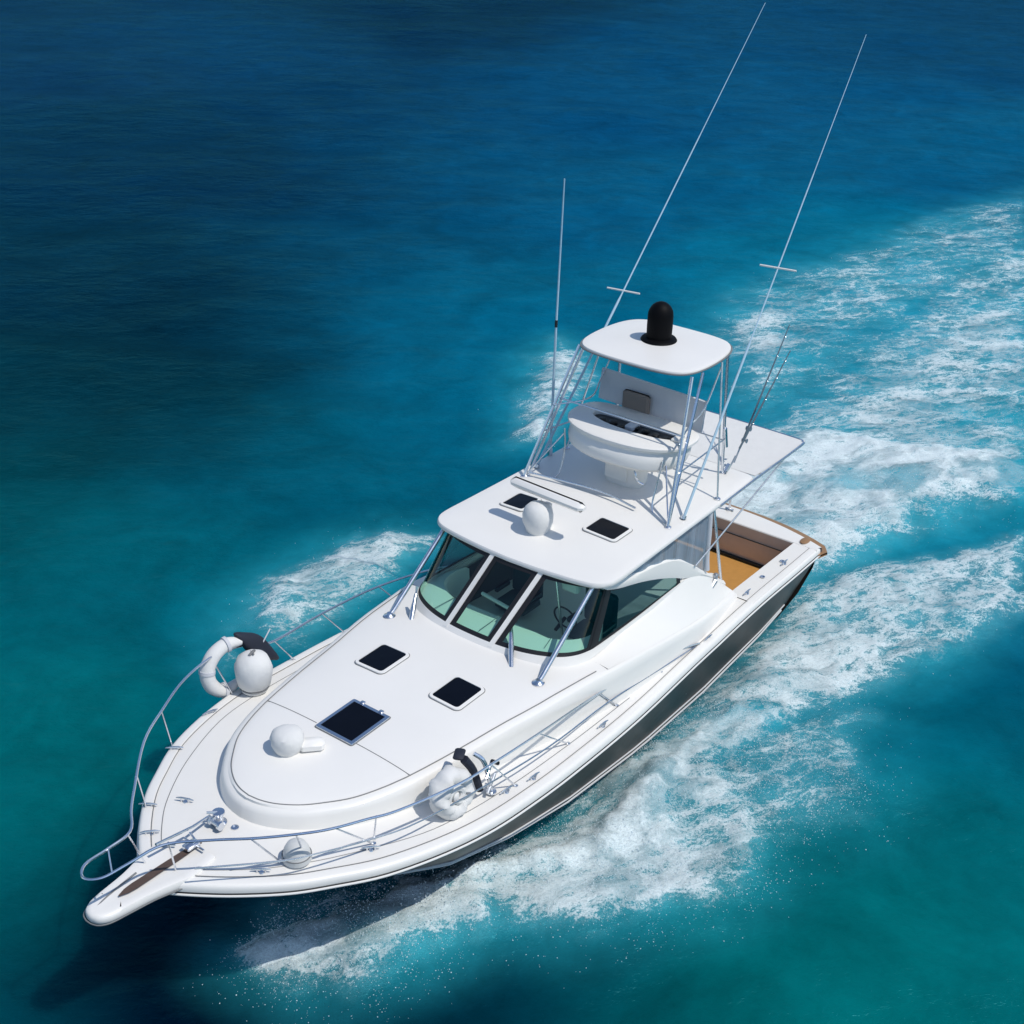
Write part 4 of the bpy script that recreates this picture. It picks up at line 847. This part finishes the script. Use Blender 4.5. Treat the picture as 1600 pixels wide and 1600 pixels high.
# ------------------------------------------------------------------ foam on the wake
def foam_material():
    m, nt, p = new_mat("sea_foam"); L = nt.links; out = nt.nodes["Material Output"]
    tc = N(nt, "ShaderNodeTexCoord"); at = N(nt, "ShaderNodeAttribute", attribute_name="foam"); Dn = at.outputs["Fac"]
    vr = N(nt, "ShaderNodeVectorRotate", rotation_type='Z_AXIS'); vr.inputs["Angle"].default_value = R(-150); L.new(tc.outputs["Object"], vr.inputs["Vector"])
    mp = N(nt, "ShaderNodeMapping"); mp.inputs["Scale"].default_value = (.62, 1.15, 1); L.new(vr.outputs[0], mp.inputs[0])
    wn = noise_n(nt, 1.7, 5, .6, mp.outputs[0]); wv = N(nt, "ShaderNodeVectorMath", operation='SCALE'); L.new(wn.outputs["Color"], wv.inputs[0]); wv.inputs["Scale"].default_value = .8
    va = N(nt, "ShaderNodeVectorMath", operation='ADD'); L.new(mp.outputs[0], va.inputs[0]); L.new(wv.outputs[0], va.inputs[1])
    def lace(scale):
        vo = N(nt, "ShaderNodeTexVoronoi", feature='DISTANCE_TO_EDGE'); vo.inputs["Scale"].default_value = scale; L.new(va.outputs[0], vo.inputs["Vector"])
        return math_n(nt, 'SUBTRACT', 1.0, math_n(nt, 'MULTIPLY', vo.outputs["Distance"], 3.2), True)
    l1, l2 = lace(1.9), lace(5.5)
    n1 = noise_n(nt, 1.1, 9, .68, va.outputs[0]); n2 = noise_n(nt, 11, 7, .8, va.outputs[0]); n3 = noise_n(nt, 34, 5, .75, tc.outputs["Object"])
    s = math_n(nt, 'MULTIPLY', math_n(nt, 'ADD', n1.outputs[0], -.5), 3.0)
    s = math_n(nt, 'ADD', s, math_n(nt, 'MULTIPLY', math_n(nt, 'ADD', n2.outputs[0], -.5), 3.8))
    s = math_n(nt, 'ADD', s, math_n(nt, 'MULTIPLY', math_n(nt, 'ADD', n3.outputs[0], -.5), 3.4))
    s = math_n(nt, 'ADD', s, math_n(nt, 'MULTIPLY', math_n(nt, 'ADD', l1, -.55), .75))
    s = math_n(nt, 'ADD', s, math_n(nt, 'MULTIPLY', math_n(nt, 'ADD', l2, -.55), .55))
    s = math_n(nt, 'ADD', math_n(nt, 'MULTIPLY', s, .62), math_n(nt, 'MULTIPLY', math_n(nt, 'ADD', Dn, -.50), 1.75))
    mr = N(nt, "ShaderNodeMapRange", interpolation_type='SMOOTHSTEP'); mr.inputs[1].default_value = -.25; mr.inputs[2].default_value = .62; L.new(s, mr.inputs[0])
    # soft bubbly veil under the crisp foam
    veil = math_n(nt, 'MULTIPLY', math_n(nt, 'MULTIPLY', math_n(nt, 'POWER', Dn, 1.1), .62), math_n(nt, 'MULTIPLY', n1.outputs[0], 1.5), True)
    cr = math_n(nt, 'MULTIPLY', mr.outputs[0], math_n(nt, 'MULTIPLY_ADD', Dn, .45)); nt.nodes[-2].inputs[2].default_value = .5
    al = math_n(nt, 'MAXIMUM', veil, cr); edge = math_n(nt, 'MULTIPLY', Dn, 9.0, True); al = math_n(nt, 'MULTIPLY', al, edge, True)
    n4 = noise_n(nt, .75, 6, .62, va.outputs[0], .8); hole = N(nt, "ShaderNodeMapRange", interpolation_type='SMOOTHSTEP'); hole.inputs[1].default_value = .36; hole.inputs[2].default_value = .60; hole.inputs[3].default_value = .30; hole.inputs[4].default_value = 1.0; L.new(n4.outputs[0], hole.inputs[0]); al = math_n(nt, 'MULTIPLY', al, hole.outputs[0], True); n5 = noise_n(nt, 30, 7, .85, va.outputs[0]); gr = N(nt, "ShaderNodeMapRange"); gr.inputs[1].default_value = .38; gr.inputs[2].default_value = .58; gr.inputs[3].default_value = .72; gr.inputs[4].default_value = 1.12; L.new(n5.outputs[0], gr.inputs[0]); al = math_n(nt, 'MULTIPLY', al, gr.outputs[0], True)
    cm = N(nt, "ShaderNodeMix", data_type='RGBA'); cm.inputs[6].default_value = (.22, .78, .90, 1); cm.inputs[7].default_value = (.84, .955, .97, 1); L.new(mr.outputs[0], cm.inputs[0]); L.new(cm.outputs[2], p.inputs["Base Color"]); p.inputs["Roughness"].default_value = .7; p.inputs["Specular IOR Level"].default_value = .25
    b = N(nt, "ShaderNodeBump"); b.inputs["Strength"].default_value = .45; b.inputs["Distance"].default_value = .06
    hh = math_n(nt, 'ADD', s, n2.outputs[0]); L.new(hh, b.inputs["Height"]); L.new(b.outputs[0], p.inputs["Normal"])
    tr = N(nt, "ShaderNodeBsdfTransparent"); mx = N(nt, "ShaderNodeMixShader"); L.new(al, mx.inputs[0]); L.new(tr.outputs[0], mx.inputs[1]); L.new(p.outputs[0], mx.inputs[2]); L.new(mx.outputs[0], out.inputs[0])
    return m
gx = np.arange(-36.5, 14.2, .065); gy = np.arange(-12, 8.2, .065)
X, Y = np.meshgrid(gx, gy, indexing='ij'); D, A = density(X, Y)
lump = (fbm(X*5, Y*5, 3)-.42)*.12*D
Z = wave(X, Y, D, A)+.028+.0025*np.maximum(0, -X)+np.maximum(0, lump)
me, sel = grid_mesh("wake_foam", X, Y, Z, D > .02); set_float(me, "foam", D.ravel()[sel]); me.materials.append(foam_material())
fo = bpy.data.objects.new("wake_foam", me); COL.objects.link(fo); tag(fo, "white foam of the bow wave and churned wake spreading behind the boat", "foam", None, "stuff")

# ------------------------------------------------------------------ spray droplets
def spray():
    n = 800000; x = rng.uniform(-22, 13.5, n); y = rng.uniform(-10, 6.5, n); D, A = density(x, y)
    wgt = np.where(y > .2, 1.0, .15)*np.where(x > 2, 1.0, .3)
    pr = wgt*(np.clip(A*1.1-D*.6, 0, 1)**1.8*.3+.12*D*D); keep = rng.random(n) < pr*np.where(fbm(x*1.3, y*1.3, 3) > .5, 1.0, .3)
    x, y, D = x[keep], y[keep], D[keep]; z = wave(x, y, D, A[keep])+.03+rng.exponential(.06, len(x))*(.3+D)
    n = 500000; x2 = rng.uniform(4, 13.6, n); y2 = rng.uniform(0, 6, n); D2, A2 = density(x2, y2)
    k2 = rng.random(n) < (np.clip(A2*1.15-D2*.45, 0, 1)**1.6*.05+.10*D2)*np.where(fbm(x2*1.6+4, y2*1.6, 3) > .45, 1.0, .25); x2, y2, D2, A2 = x2[k2], y2[k2], D2[k2], A2[k2]
    z2 = wave(x2, y2, D2, A2)+.02+rng.exponential(.09, len(x2))*(.3+D2); x = np.concatenate([x, x2]); y = np.concatenate([y, y2]); z = np.concatenate([z, z2])
    r = .0035+.0065*rng.random(len(x))**3+.0012*np.maximum(0, -x)*.25
    O = np.array([(1, 0, 0), (-1, 0, 0), (0, 1, 0), (0, -1, 0), (0, 0, 1), (0, 0, -1)], float); Fo = np.array([(0, 2, 4), (2, 1, 4), (1, 3, 4), (3, 0, 4), (2, 0, 5), (1, 2, 5), (3, 1, 5), (0, 3, 5)])
    V = (np.stack([x, y, z], -1)[:, None, :]+O[None]*r[:, None, None]*rng.uniform(.7, 1.4, (len(x), 1, 3))).reshape(-1, 3); F = (Fo[None]+6*np.arange(len(x))[:, None, None]).reshape(-1, 3)
    me = bpy.data.meshes.new("spray"); me.vertices.add(len(V)); me.vertices.foreach_set("co", V.astype(np.float32).ravel()); me.loops.add(F.size); me.loops.foreach_set("vertex_index", F.ravel().astype(np.int32))
    me.polygons.add(len(F)); me.polygons.foreach_set("loop_start", np.arange(0, F.size, 3, dtype=np.int32)); me.polygons.foreach_set("loop_total", np.full(len(F), 3, np.int32)); me.update(calc_edges=True)
    me.polygons.foreach_set("use_smooth", np.ones(len(me.polygons), bool)); me.materials.append(simple("spray_white", (.72, .82, .86), .3, var=.1)); o = bpy.data.objects.new("spray", me); COL.objects.link(o)
    tag(o, "fine white spray droplets thrown up along the bow wave", "spray", None, "stuff"); print("droplets", len(x))
spray()
